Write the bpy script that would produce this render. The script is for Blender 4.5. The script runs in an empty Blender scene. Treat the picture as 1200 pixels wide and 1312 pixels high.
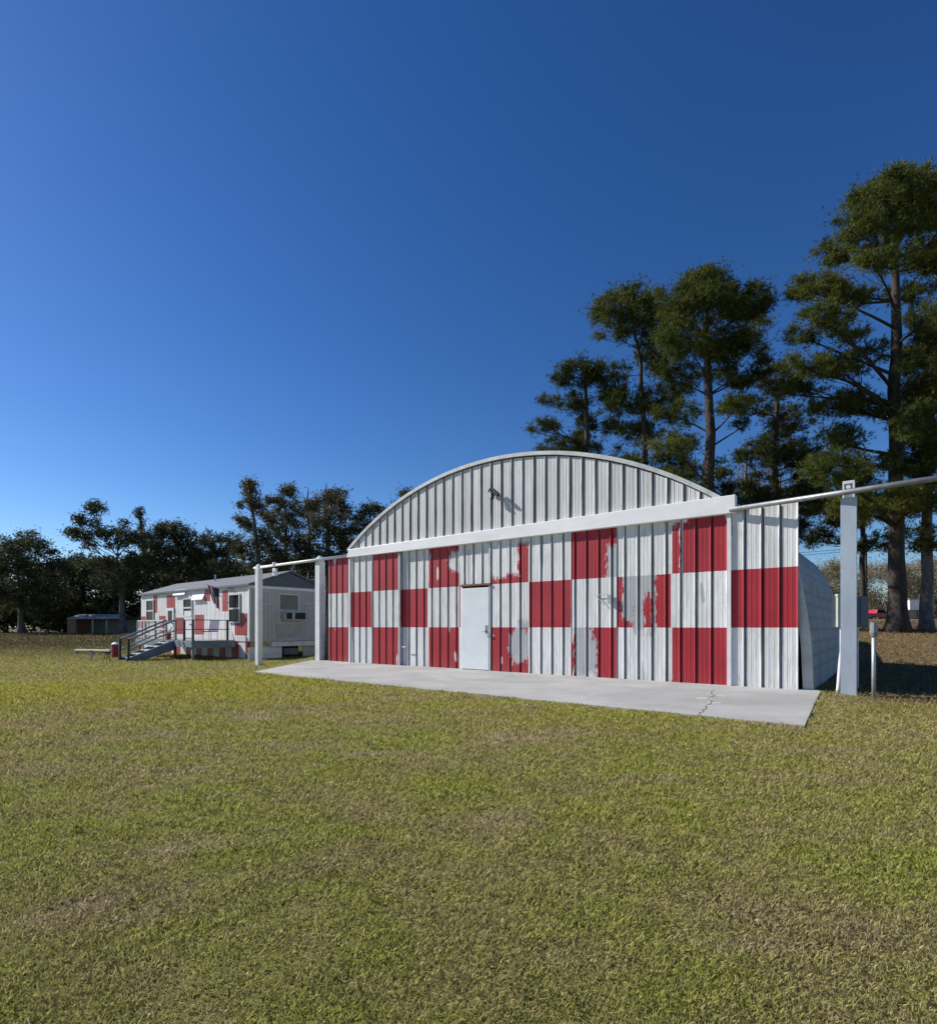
import bpy, bmesh, math, random
import numpy as np
from mathutils import Vector, noise
R = math.radians
scene = bpy.context.scene
C = scene.collection

# ------------------------------------------------------------------ camera, sky, sun, exposure
EYE, F, W0, HOR = 1.2, 700.0, 1200.0, 803.0
cam = bpy.data.cameras.new('camera'); camo = bpy.data.objects.new('camera', cam); C.objects.link(camo)
cam.sensor_fit = 'HORIZONTAL'; cam.sensor_width = 36; cam.lens = 36*F/W0
cam.shift_y = (HOR-656)/W0; cam.clip_start = .05; cam.clip_end = 3000
camo.location = (0, 0, EYE); camo.rotation_euler = (R(90), 0, 0)
scene.camera = camo

FU = Vector((.788, -.615)).normalized()          # along the hangar front, to the right
FN = Vector((-FU.y*-1, -FU.x)) if False else Vector((FU.y, -FU.x))   # out of the hangar front
DELTA, ELEV = R(20), R(36)
sh = -FU*math.cos(DELTA) + FN*math.sin(DELTA)
SUN = Vector((sh.x*math.cos(ELEV), sh.y*math.cos(ELEV), math.sin(ELEV)))
world = bpy.data.worlds.new('World'); scene.world = world; world.use_nodes = True
nt = world.node_tree; bg = nt.nodes['Background']
sky = nt.nodes.new('ShaderNodeTexSky'); sky.sky_type = 'NISHITA'; sky.sun_disc = False
sky.sun_elevation = ELEV; sky.sun_rotation = math.atan2(SUN.x, SUN.y)
sky.altitude = 300; sky.air_density = 1.0; sky.dust_density = .2; sky.ozone_density = 4.0
gam = nt.nodes.new('ShaderNodeHueSaturation'); gam.inputs['Saturation'].default_value = 1.2; gam.inputs['Hue'].default_value = .508
gm = nt.nodes.new('ShaderNodeGamma'); gm.inputs[1].default_value = 1.12
nt.links.new(sky.outputs[0], gm.inputs[0]); nt.links.new(gm.outputs[0], gam.inputs['Color']); nt.links.new(gam.outputs[0], bg.inputs[0])
bg.inputs[1].default_value = .070
sl = bpy.data.lights.new('sun', 'SUN'); so = bpy.data.objects.new('sun', sl); C.objects.link(so)
sl.energy = 4.9; sl.angle = R(.5); sl.color = (1, .95, .88)
so.rotation_euler = SUN.to_track_quat('Z', 'Y').to_euler()
scene.view_settings.view_transform = 'Standard'; scene.view_settings.look = 'None'
scene.view_settings.exposure = 0.4; scene.view_settings.gamma = 1

# ------------------------------------------------------------------ helpers
def tag(o, label=None, cat=None, group=None, kind=None):
    if label: o['label'] = label
    if cat: o['category'] = cat
    if group: o['group'] = group
    if kind: o['kind'] = kind
    return o
def empty(name, loc, rz=0, label=None, cat=None, group=None):
    o = bpy.data.objects.new(name, None); C.objects.link(o); o.empty_display_size = .2
    o.location = loc; o.rotation_euler = (0, 0, rz)
    return tag(o, label, cat, group)
class MB:
    def __init__(s): s.v = []; s.f = []; s.m = []
    def add(s, vs, fs, mi=0):
        b = len(s.v); s.v += [tuple(v) for v in vs]
        for f in fs: s.f.append(tuple(b+i for i in f)); s.m.append(mi)
        return s
    def box(s, a, b, mi=0):
        x0, x1 = sorted((a[0], b[0])); y0, y1 = sorted((a[1], b[1])); z0, z1 = sorted((a[2], b[2]))
        return s.add([(x0,y0,z0),(x1,y0,z0),(x1,y1,z0),(x0,y1,z0),(x0,y0,z1),(x1,y0,z1),(x1,y1,z1),(x0,y1,z1)],
                     [(0,3,2,1),(4,5,6,7),(0,1,5,4),(1,2,6,5),(2,3,7,6),(3,0,4,7)], mi)
    def beam(s, p, q, w, h, mi=0, up=(0,0,1)):
        p = Vector(p); q = Vector(q); d = (q-p).normalized(); u = Vector(up)
        if abs(d.dot(u)) > .98: u = Vector((0,1,0))
        a = d.cross(u).normalized(); b = a.cross(d).normalized(); vs = []
        for c in (p, q):
            for i, j in ((-1,-1),(1,-1),(1,1),(-1,1)): vs.append(c+a*i*w/2+b*j*h/2)
        return s.add(vs, [(0,1,2,3),(7,6,5,4),(0,4,5,1),(1,5,6,2),(2,6,7,3),(3,7,4,0)], mi)
    def tube(s, pts, rad, n=8, mi=0, cap=True):
        pts = [Vector(p) for p in pts]
        if not hasattr(rad, '__len__'): rad = [rad]*len(pts)
        ref = None; rings = []; vs = []
        for i, p in enumerate(pts):
            d = (pts[min(i+1, len(pts)-1)]-pts[max(i-1, 0)]).normalized()
            if ref is None: ref = Vector((0,0,1)) if abs(d.z) < .9 else Vector((1,0,0))
            a = d.cross(ref).normalized(); b = a.cross(d).normalized(); ref = b
            for k in range(n):
                t = 2*math.pi*k/n; vs.append(p+(a*math.cos(t)+b*math.sin(t))*rad[i])
        fs = [(i*n+k, i*n+(k+1)%n, (i+1)*n+(k+1)%n, (i+1)*n+k) for i in range(len(pts)-1) for k in range(n)]
        if cap: fs += [tuple(range(n-1, -1, -1)), tuple((len(pts)-1)*n+k for k in range(n))]
        return s.add(vs, fs, mi)
    def sphere(s, c, r, n=10, sz=1, mi=0):
        vs = []; fs = []; m = n//2
        for i in range(m+1):
            th = math.pi*i/m
            for k in range(n):
                ph = 2*math.pi*k/n
                vs.append((c[0]+r*math.sin(th)*math.cos(ph), c[1]+r*math.sin(th)*math.sin(ph), c[2]+r*sz*math.cos(th)))
        for i in range(m):
            for k in range(n): fs.append((i*n+k, i*n+(k+1)%n, (i+1)*n+(k+1)%n, (i+1)*n+k))
        return s.add(vs, fs, mi)
    def build(s, name, mats, parent=None, smooth=False, bevel=0):
        me = bpy.data.meshes.new(name); me.from_pydata(s.v, [], s.f); me.validate()
        if not isinstance(mats, (list, tuple)): mats = [mats]
        for m in mats: me.materials.append(m)
        if len(mats) > 1: me.polygons.foreach_set('material_index', s.m)
        if smooth: me.polygons.foreach_set('use_smooth', [True]*len(me.polygons))
        bm = bmesh.new(); bm.from_mesh(me); bmesh.ops.recalc_face_normals(bm, faces=bm.faces); bm.to_mesh(me); bm.free()
        o = bpy.data.objects.new(name, me); C.objects.link(o)
        if parent: o.parent = parent
        if bevel:
            b = o.modifiers.new('bevel', 'BEVEL'); b.width = bevel; b.segments = 2; b.limit_method = 'ANGLE'
        return o
def npmesh(name, verts, faces, mats, parent=None, attrs=None, k=None, smooth=False):
    """verts (n,3) float, faces (m,k) int"""
    me = bpy.data.meshes.new(name); n = len(verts); m = len(faces); k = faces.shape[1]
    me.vertices.add(n); me.vertices.foreach_set('co', np.ascontiguousarray(verts, dtype=np.float32).ravel())
    me.loops.add(m*k); me.loops.foreach_set('vertex_index', faces.astype(np.int32).ravel())
    me.polygons.add(m); me.polygons.foreach_set('loop_start', np.arange(0, m*k, k, dtype=np.int32))
    if smooth: me.polygons.foreach_set('use_smooth', np.ones(m, dtype=bool))
    me.update(calc_edges=True)
    for an, av in (attrs or {}).items():
        a = me.attributes.new(an, 'FLOAT', 'POINT'); a.data.foreach_set('value', np.ascontiguousarray(av, dtype=np.float32))
    for mm in (mats if isinstance(mats, (list, tuple)) else [mats]): me.materials.append(mm)
    o = bpy.data.objects.new(name, me); C.objects.link(o)
    if parent: o.parent = parent
    return o
def sstep(t): t = np.clip(t, 0, 1); return t*t*(3-2*t)
def gz(x, y):
    dip = .33*sstep((-x-5.3)/2.7)*sstep((y-9)/8)
    rise = 1.0*sstep((y-15)/17)*sstep((x+3)/9)
    und = .03*np.sin(x*.31+y*.17)*np.sin(y*.23-x*.11)*sstep((np.hypot(x+0, y)-22)/10)
    rise2 = 1.15*sstep((y-34)/36)*sstep((x-6)/14)
    rise3 = .75*sstep((y-34)/26)*sstep((4-x)/8)
    return rise+rise2+rise3-dip+und
def GZ(x, y): return float(gz(np.float64(x), np.float64(y)))
def P(px, py, Y): return Vector(((px-600)/F*Y, Y, EYE+(HOR-py)/F*Y))

# ------------------------------------------------------------------ materials
def mat(name, col, rough=.7, metal=0, var=.12, scale=3, bump=0, bscale=40, spec=.5, stretch=(1,1,1), dark=None, coat=0):
    m = bpy.data.materials.new(name); m.use_nodes = True; n = m.node_tree; b = n.nodes['Principled BSDF']
    b.inputs['Roughness'].default_value = rough; b.inputs['Metallic'].default_value = metal
    b.inputs['Specular IOR Level'].default_value = spec
    tc = n.nodes.new('ShaderNodeTexCoord'); mp = n.nodes.new('ShaderNodeMapping'); mp.inputs['Scale'].default_value = stretch
    n.links.new(tc.outputs['Object'], mp.inputs[0])
    nz = n.nodes.new('ShaderNodeTexNoise'); nz.inputs['Scale'].default_value = scale; nz.inputs['Detail'].default_value = 6; nz.inputs['Roughness'].default_value = .65
    n.links.new(mp.outputs[0], nz.inputs[0])
    mr = n.nodes.new('ShaderNodeMapRange'); mr.inputs[1].default_value = .3; mr.inputs[2].default_value = .7
    n.links.new(nz.outputs[0], mr.inputs[0])
    mx = n.nodes.new('ShaderNodeMix'); mx.data_type = 'RGBA'
    dk = dark or tuple(c*(1-2*var) for c in col)
    mx.inputs[6].default_value = (*dk, 1); mx.inputs[7].default_value = (*[min(1, c*(1+var)) for c in col], 1)
    n.links.new(mr.outputs[0], mx.inputs[0]); n.links.new(mx.outputs[2], b.inputs['Base Color'])
    if bump:
        n2 = n.nodes.new('ShaderNodeTexNoise'); n2.inputs['Scale'].default_value = bscale; n2.inputs['Detail'].default_value = 4
        n.links.new(mp.outputs[0], n2.inputs[0]); bp = n.nodes.new('ShaderNodeBump'); bp.inputs['Strength'].default_value = bump
        bp.inputs['Distance'].default_value = .02
        n.links.new(n2.outputs[0], bp.inputs['Height']); n.links.new(bp.outputs[0], b.inputs['Normal'])
    return m
def mixc(n, fac, a, b):
    mx = n.nodes.new('ShaderNodeMix'); mx.data_type = 'RGBA'
    for i, v in ((6, a), (7, b)):
        if isinstance(v, tuple): mx.inputs[i].default_value = (*v, 1)
        else: n.links.new(v, mx.inputs[i])
    if isinstance(fac, float): mx.inputs[0].default_value = fac
    else: n.links.new(fac, mx.inputs[0])
    return mx.outputs[2]
def noise_n(n, vec, scale, detail=4, rough=.6, lo=.4, hi=.6, stretch=None, dist=0):
    if stretch:
        mp = n.nodes.new('ShaderNodeMapping'); mp.inputs['Scale'].default_value = stretch; n.links.new(vec, mp.inputs[0]); vec = mp.outputs[0]
    nz = n.nodes.new('ShaderNodeTexNoise'); nz.inputs['Scale'].default_value = scale; nz.inputs['Detail'].default_value = detail
    nz.inputs['Roughness'].default_value = rough; nz.inputs['Distortion'].default_value = dist
    n.links.new(vec, nz.inputs[0])
    mr = n.nodes.new('ShaderNodeMapRange'); mr.inputs[1].default_value = lo; mr.inputs[2].default_value = hi
    n.links.new(nz.outputs[0], mr.inputs[0]); return mr.outputs[0]
def mth(n, op, a, b=None):
    m = n.nodes.new('ShaderNodeMath'); m.operation = op
    for i, v in ((0, a), (1, b)):
        if v is None: continue
        if isinstance(v, (int, float)): m.inputs[i].default_value = v
        else: n.links.new(v, m.inputs[i])
    return m.outputs[0]
def attr(n, name):
    a = n.nodes.new('ShaderNodeAttribute'); a.attribute_name = name; return a.outputs['Fac']

def checker_mat(name, white, red, bare, rough=.5, sheet_w=.305, sheet_o=.1, uneven=.22):
    """painted sheet: attribute red 0..1 and bare 0..1 say where each paint was laid"""
    m = bpy.data.materials.new(name); m.use_nodes = True; n = m.node_tree; b = n.nodes['Principled BSDF']
    tc = n.nodes.new('ShaderNodeTexCoord').outputs['Object']
    streak = noise_n(n, tc, 5, 6, .7, .42, .72, (1, 1, .12))
    blot = noise_n(n, tc, 1.7, 5, .65, .45, .75)
    fine = noise_n(n, tc, 26, 6, .75, .48, .70, (1, 1, .10))
    w = mixc(n, mth(n, 'MULTIPLY', streak, .55), white, tuple(c*.5 for c in white))
    w = mixc(n, mth(n, 'MULTIPLY', fine, .55), w, (.34, .33, .30))
    w = mixc(n, mth(n, 'MULTIPLY', blot, .25), w, (.56, .57, .54))
    # every sheet has weathered a little differently, and dirt has run down beside the laps
    sx = n.nodes.new('ShaderNodeSeparateXYZ'); n.links.new(tc, sx.inputs[0])
    q_ = mth(n, 'DIVIDE', mth(n, 'SUBTRACT', sx.outputs[0], sheet_o), sheet_w)
    wn = n.nodes.new('ShaderNodeTexWhiteNoise'); wn.noise_dimensions = '1D'; n.links.new(mth(n, 'FLOOR', q_), wn.inputs['W'])
    w = mixc(n, mth(n, 'MULTIPLY', wn.outputs['Value'], uneven), w, (.34, .345, .35))
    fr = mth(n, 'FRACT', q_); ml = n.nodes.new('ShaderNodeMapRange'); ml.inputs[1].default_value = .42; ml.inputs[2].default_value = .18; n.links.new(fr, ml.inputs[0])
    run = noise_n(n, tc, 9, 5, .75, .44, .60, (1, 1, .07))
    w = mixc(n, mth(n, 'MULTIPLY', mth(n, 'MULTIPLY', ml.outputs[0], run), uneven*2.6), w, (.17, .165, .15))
    r = mixc(n, mth(n, 'MULTIPLY', streak, .8), red, (red[0]*.6, red[1]*.7, red[2]*.7))
    panel = noise_n(n, tc, .8, 2, .5, .4, .6)
    r = mixc(n, mth(n, 'MULTIPLY', panel, .35), r, (red[0]*1.15, red[1]*3.2, red[2]*2.4))
    r = mixc(n, mth(n, 'MULTIPLY', fine, .38), r, (red[0]*.75, red[1]*3, red[2]*2.5))
    edge = mth(n, 'MULTIPLY', mth(n, 'SUBTRACT', noise_n(n, tc, 40, 5, .75, 0, 1, (1, 1, .12)), .5), .9)
    def crisp(a):
        mr = n.nodes.new('ShaderNodeMapRange'); mr.inputs[1].default_value = .44; mr.inputs[2].default_value = .56
        n.links.new(mth(n, 'ADD', a, edge), mr.inputs[0]); return mr.outputs[0]
    c = mixc(n, crisp(attr(n, 'red')), w, r)
    barec = mixc(n, streak, bare, tuple(v*.72 for v in bare))
    ba = mth(n, 'MULTIPLY', crisp(attr(n, 'bare')), mth(n, 'ADD', mth(n, 'MULTIPLY', blot, -.25), 1.0))
    c = mixc(n, ba, c, barec)
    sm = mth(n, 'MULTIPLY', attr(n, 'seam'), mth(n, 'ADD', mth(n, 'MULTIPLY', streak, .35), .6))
    c = mixc(n, sm, c, (.06, .055, .05))  # shade of the lap grooves painted near-black; dirty panel seams on the shell
    # splash dirt just above the ground
    sep = n.nodes.new('ShaderNodeSeparateXYZ'); n.links.new(tc, sep.inputs[0])
    mr = n.nodes.new('ShaderNodeMapRange'); mr.inputs[1].default_value = .28; mr.inputs[2].default_value = 0; n.links.new(sep.outputs[2], mr.inputs[0])
    c = mixc(n, mth(n, 'MULTIPLY', mth(n, 'MULTIPLY', mr.outputs[0], fine), .6), c, (.25, .2, .15))
    n.links.new(c, b.inputs['Base Color']); b.inputs['Roughness'].default_value = rough
    bp = n.nodes.new('ShaderNodeBump'); bp.inputs['Strength'].default_value = .25; bp.inputs['Distance'].default_value = .01
    n.links.new(noise_n(n, tc, 6, 3, .5, 0, 1, (1, 1, .4)), bp.inputs['Height']); n.links.new(bp.outputs[0], b.inputs['Normal'])
    return m

def turf_color(n, blade):
    geo = n.nodes.new('ShaderNodeNewGeometry').outputs['Position']
    big = noise_n(n, geo, .32, 4, .6, .38, .64, (1, 1.6, 0.01))
    mid = noise_n(n, geo, 1.1, 5, .68, .40, .66, (1, 1.3, 0.01), .4)
    fine = noise_n(n, geo, 9, 4, .7, .35, .7, (1, 1, 0.01))
    huge = noise_n(n, geo, .07, 3, .5, .35, .6, (.5, 1.5, 0.01))
    g1, g2 = ((.31, .37, .050), (.46, .50, .090)) if blade else ((.15, .16, .028), (.24, .24, .045))
    dead = (.46, .37, .215) if blade else (.21, .16, .095)
    c = mixc(n, fine, g1, g2)
    c = mixc(n, mth(n, 'MULTIPLY', huge, .55), c, (.48, .45, .045) if blade else (.25, .24, .025))
    k = mth(n, 'MULTIPLY', mth(n, 'ADD', mth(n, 'MULTIPLY', mid, .7), mth(n, 'MULTIPLY', big, .45)), .85)
    c = mixc(n, k, c, dead)
    worn = noise_n(n, geo, .75, 5, .7, .565, .66, (.7, 1.8, 0.01), .6)
    c = mixc(n, mth(n, 'MULTIPLY', worn, .8), c, (.55, .46, .32) if blade else (.30, .24, .165))
    sp0 = n.nodes.new('ShaderNodeSeparateXYZ'); n.links.new(geo, sp0.inputs[0])
    ex = mth(n, 'POWER', mth(n, 'ABSOLUTE', mth(n, 'DIVIDE', mth(n, 'ADD', sp0.outputs[0], 7.0), 6.5)), 2.0)
    ey = mth(n, 'POWER', mth(n, 'ABSOLUTE', mth(n, 'DIVIDE', mth(n, 'ADD', sp0.outputs[1], -11.0), 3.6)), 2.0)
    mk = n.nodes.new('ShaderNodeMapRange'); mk.inputs[1].default_value = 1.25; mk.inputs[2].default_value = .1; n.links.new(mth(n, 'ADD', mth(n, 'ADD', ex, ey), mth(n, 'MULTIPLY', mid, .5)), mk.inputs[0])
    c = mixc(n, mth(n, 'MULTIPLY', mk.outputs[0], .75), c, (.46, .45, .035) if blade else (.24, .24, .025))
    # the drier field beyond the yard, darkened with the trees' shade, and the straw below the pines
    sep = n.nodes.new('ShaderNodeSeparateXYZ'); n.links.new(geo, sep.inputs[0])
    mr = n.nodes.new('ShaderNodeMapRange'); mr.inputs[1].default_value = 21; mr.inputs[2].default_value = 40; n.links.new(sep.outputs[1], mr.inputs[0])
    c = mixc(n, mth(n, 'MULTIPLY', mr.outputs[0], .9), c, (.072, .060, .030))
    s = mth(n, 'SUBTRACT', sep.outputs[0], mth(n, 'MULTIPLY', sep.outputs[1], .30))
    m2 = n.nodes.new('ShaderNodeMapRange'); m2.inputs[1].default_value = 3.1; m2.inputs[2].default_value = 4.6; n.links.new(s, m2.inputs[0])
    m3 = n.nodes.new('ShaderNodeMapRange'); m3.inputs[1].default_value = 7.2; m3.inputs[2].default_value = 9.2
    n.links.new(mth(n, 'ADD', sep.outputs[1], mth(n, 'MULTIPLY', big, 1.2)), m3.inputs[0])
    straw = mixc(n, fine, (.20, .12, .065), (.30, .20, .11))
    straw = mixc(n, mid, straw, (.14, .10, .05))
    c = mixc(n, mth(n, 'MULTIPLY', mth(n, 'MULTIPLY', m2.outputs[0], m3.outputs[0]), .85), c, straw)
    return c, geo, mid, fine
def ground_mat():
    m = bpy.data.materials.new('turf_soil'); m.use_nodes = True; n = m.node_tree; b = n.nodes['Principled BSDF']
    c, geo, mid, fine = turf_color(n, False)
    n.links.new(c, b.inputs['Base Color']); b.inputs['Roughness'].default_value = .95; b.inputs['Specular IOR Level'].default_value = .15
    bp = n.nodes.new('ShaderNodeBump'); bp.inputs['Strength'].default_value = .9; bp.inputs['Distance'].default_value = .06
    n.links.new(noise_n(n, geo, 14, 6, .75, 0, 1, (1, 1, .01)), bp.inputs['Height']); n.links.new(bp.outputs[0], b.inputs['Normal'])
    return m
def blade_mat():
    m = bpy.data.materials.new('grass_blades'); m.use_nodes = True; n = m.node_tree; b = n.nodes['Principled BSDF']
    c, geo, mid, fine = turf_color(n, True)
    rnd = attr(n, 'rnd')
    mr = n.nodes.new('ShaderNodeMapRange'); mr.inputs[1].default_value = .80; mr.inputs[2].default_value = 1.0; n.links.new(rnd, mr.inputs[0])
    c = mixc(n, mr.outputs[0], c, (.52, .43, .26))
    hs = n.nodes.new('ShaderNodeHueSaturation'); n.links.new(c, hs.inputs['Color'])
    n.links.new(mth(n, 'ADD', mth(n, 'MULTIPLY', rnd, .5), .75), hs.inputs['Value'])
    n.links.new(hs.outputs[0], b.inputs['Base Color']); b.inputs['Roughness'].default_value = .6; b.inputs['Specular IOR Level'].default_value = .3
    tr = n.nodes.new('ShaderNodeBsdfTranslucent'); n.links.new(hs.outputs[0], tr.inputs[0])
    ms = n.nodes.new('ShaderNodeMixShader'); ms.inputs[0].default_value = .4
    n.links.new(b.outputs[0], ms.inputs[1]); n.links.new(tr.outputs[0], ms.inputs[2]); n.links.new(ms.outputs[0], n.nodes['Material Output'].inputs[0])
    return m
def leaf_mat(name, a, bcol, trans=.25, scale=.5):
    m = bpy.data.materials.new(name); m.use_nodes = True; n = m.node_tree; b = n.nodes['Principled BSDF']
    geo = n.nodes.new('ShaderNodeNewGeometry').outputs['Position']
    k = noise_n(n, geo, scale, 4, .6, .38, .62)
    c = mixc(n, k, a, bcol)
    hs = n.nodes.new('ShaderNodeHueSaturation'); n.links.new(c, hs.inputs['Color'])
    n.links.new(mth(n, 'ADD', mth(n, 'MULTIPLY', attr(n, 'rnd'), .9), .55), hs.inputs['Value'])
    n.links.new(hs.outputs[0], b.inputs['Base Color']); b.inputs['Roughness'].default_value = .7; b.inputs['Specular IOR Level'].default_value = .12
    tr = n.nodes.new('ShaderNodeBsdfTranslucent'); n.links.new(hs.outputs[0], tr.inputs[0])
    ms = n.nodes.new('ShaderNodeMixShader'); ms.inputs[0].default_value = trans
    n.links.new(b.outputs[0], ms.inputs[1]); n.links.new(tr.outputs[0], ms.inputs[2]); n.links.new(ms.outputs[0], n.nodes['Material Output'].inputs[0])
    return m
M = dict(
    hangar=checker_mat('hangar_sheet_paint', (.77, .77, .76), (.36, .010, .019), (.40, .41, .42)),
    rim=mat('rim_sheet', (.52, .53, .53), .5, .1, var=.15, scale=4, bump=.1, bscale=10),
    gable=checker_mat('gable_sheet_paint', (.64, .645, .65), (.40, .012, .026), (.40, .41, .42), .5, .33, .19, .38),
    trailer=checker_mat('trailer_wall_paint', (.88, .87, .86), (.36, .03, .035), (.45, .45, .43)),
    beam=mat('white_beam_paint', (.80, .80, .80), .5, var=.06, scale=2, stretch=(.4,1,1), bump=.15, bscale=8),
    white=mat('white_paint', (.72, .73, .74), .5, var=.08, scale=3),
    door=mat('door_paint', (.66, .70, .71), .45, var=.05, scale=2),
    galv=mat('galvanised_steel', (.50, .51, .52), .45, .55, var=.14, scale=2.5, bump=.1, bscale=10),
    shell=mat('shell_sheet', (.47, .46, .43), .6, .1, var=.16, scale=1.2, bump=.15, bscale=5),
    bluepost=mat('post_paint', (.42, .48, .55), .5, .1, var=.10, scale=3, stretch=(1,1,.3), bump=.1, bscale=12),
    pipe=mat('rail_steel', (.28, .29, .30), .5, .6, var=.15, scale=6),
    rust=mat('rusty_steel', (.16, .08, .05), .8, .1, var=.3, scale=8),
    black=mat('black_metal', (.02, .02, .022), .5, .1),
    dark=mat('dark_void', (.025, .025, .028), .8),
    concrete=None,
    trim=mat('trailer_trim', (.62, .63, .62), .55, var=.1),
    siding=mat('grey_siding', (.45, .47, .445), .6, var=.08, scale=1.5, stretch=(1,1,.3)),
    shingle=mat('shingle_roof', (.13, .145, .17), .85, var=.2, scale=9, bump=.4, bscale=30),
    glass=mat('window_glass', (.012, .016, .018), .2, var=.2, spec=.08),
    acbody=mat('ac_case', (.45, .46, .45), .5),
    wood=mat('weathered_wood', (.30, .29, .26), .8, var=.2, scale=4, stretch=(1,1,6)),
    bluewood=mat('blue_grey_deck_paint', (.17, .22, .26), .7, var=.2, scale=4),
    redpaint=mat('red_paint', (.36, .02, .03), .55, var=.15),
    brick=mat('brick', (.34, .17, .10), .85, var=.25, scale=12),
    tin=mat('tin_roof', (.34, .33, .31), .7, .0, var=.12, scale=3),
    bark=mat('pine_bark', (.048, .038, .031), .9, var=.35, scale=5, bump=1.0, bscale=14, stretch=(1,1,.35)),
    oakbark=mat('oak_bark', (.15, .135, .12), .9, var=.3, scale=4, bump=.8, bscale=10, stretch=(1,1,.5)),
    twig=mat('bare_twigs', (.15, .125, .10), .9, var=.2),
    needle=leaf_mat('pine_needles', (.060, .078, .018), (.125, .140, .030), .3, .35),
    needled=leaf_mat('dark_needles', (.040, .055, .017), (.080, .092, .026), .25, .35),
    oakleaf=leaf_mat('oak_leaves', (.050, .060, .026), (.095, .098, .045), .18, .3),
    oakleafb=leaf_mat('brown_green_leaves', (.070, .072, .030), (.125, .105, .050), .2, .3),
    brush=leaf_mat('winter_brush', (.24, .19, .115), (.15, .13, .07), .2, .15),
    flagred=mat('flag_red', (.42, .03, .04), .8), flagwhite=mat('flag_white', (.7, .7, .68), .8), flagblue=mat('flag_blue', (.02, .03, .10), .8),
    pale=mat('meter_case', (.42, .47, .42), .5, .1), greybox=mat('grey_case', (.12, .14, .17), .5, .1),
    carred=mat('car_paint_red', (.40, .02, .04), .3, var=.02), tyre=mat('tyre', (.02, .02, .02), .8),
    tan=mat('tan_block', (.42, .36, .27), .8),
    ground=ground_mat(), blade=blade_mat())
def concrete_mat():
    m = bpy.data.materials.new('apron_concrete'); m.use_nodes = True; n = m.node_tree; b = n.nodes['Principled BSDF']
    tc = n.nodes.new('ShaderNodeTexCoord').outputs['Object']
    a = noise_n(n, tc, .9, 6, .65, .35, .7); f = noise_n(n, tc, 18, 6, .75, .35, .75)
    c = mixc(n, a, (.44, .435, .41), (.33, .325, .305)); c = mixc(n, mth(n, 'MULTIPLY', f, .3), c, (.22, .23, .235))
    wd_ = noise_n(n, tc, .35, 3, .6, .45, .62, (1, 1, 1), 1.5); c = mixc(n, mth(n, 'MULTIPLY', wd_, .35), c, (.20, .205, .20))
    sp = noise_n(n, tc, 60, 3, .8, .62, .72); c = mixc(n, mth(n, 'MULTIPLY', sp, .5), c, (.13, .13, .12))
    st = noise_n(n, tc, 3, 5, .7, .58, .72); c = mixc(n, mth(n, 'MULTIPLY', st, .35), c, (.46, .45, .42))
    n.links.new(c, b.inputs['Base Color']); b.inputs['Roughness'].default_value = .85
    bp = n.nodes.new('ShaderNodeBump'); bp.inputs['Strength'].default_value = .4; bp.inputs['Distance'].default_value = .01
    n.links.new(noise_n(n, tc, 35, 5, .7, 0, 1), bp.inputs['Height']); n.links.new(bp.outputs[0], b.inputs['Normal'])
    return m
M['concrete'] = concrete_mat()
NP = np.random.default_rng(7)
random.seed(11)

# ------------------------------------------------------------------ ground
O = Vector((-4.8, 18.65)); WH = 3.488; HW = 13.85
HANG = math.atan2(FU.y, FU.x)
def hl(u, v=0):            # hangar-local (u right, v back) -> world x, y
    return Vector((O.x+FU.x*u-FN.x*v, O.y+FU.y*u-FN.y*v))
def upx(px, v=0):          # u on the front plane (offset v back) seen at column px
    k = (px-600)/F; o = hl(0, v)
    return (k*o.y-o.x)/(FU.x-k*FU.y)
def zpx(px, py, v=0):
    q = hl(upx(px, v), v); return EYE+(HOR-py)/F*q.y
def axis(stops):
    out = []
    for (a, b, st) in stops: out += list(np.arange(a, b, st))
    return np.array(out+[stops[-1][1]])
gx = axis([(-700,-200,50),(-200,-60,10),(-60,-16,2),(-16,20,.5),(20,60,2),(60,200,10),(200,700,50)])
gy = axis([(-60,-4,4),(-4,36,.5),(36,80,2),(80,200,10),(200,900,50)])
X, Y = np.meshgrid(gx, gy); Z = gz(X, Y)
nx, ny = len(gx), len(gy); idx = np.arange(nx*ny).reshape(ny, nx)
fc = np.stack([idx[:-1,:-1], idx[:-1,1:], idx[1:,1:], idx[1:,:-1]], -1).reshape(-1, 4)
g = npmesh('ground', np.stack([X, Y, Z], -1).reshape(-1, 3), fc, M['ground'], smooth=True); tag(g, 'wide mown lawn running back to a dry field', kind='structure')

# concrete apron: outline in hangar-local coordinates
front = [(1.9, -4.1), (14.35, -4.22)]
apron_out = [(-.55, .25), (-.7, -.2), (.35, -1.6), (2.25, -4.12)]
nseg = 60
for i in range(1, nseg):
    t = i/nseg; u = 2.25+(14.4-2.25)*t
    apron_out.append((u, -4.12-.12*t+.05*noise.noise(Vector((u*2.2, 0, 0)))+.015*noise.noise(Vector((u*9, 3, 0)))))
apron_out += [(14.42, -4.25), (14.3, -2.1), (14.2, -.1), (14.1, .3)]
mb = MB(); vs = [(*hl(*p), .035) for p in apron_out]+[(*hl(*p), -.25) for p in apron_out]; k = len(apron_out)
mb.add(vs, [tuple(range(k))]+[(i, (i+1)%k, k+(i+1)%k, k+i) for i in range(k)])
ap = mb.build('pavement', M['concrete']); tag(ap, 'pale grey cracked concrete apron along the hangar front', kind='structure')
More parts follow.
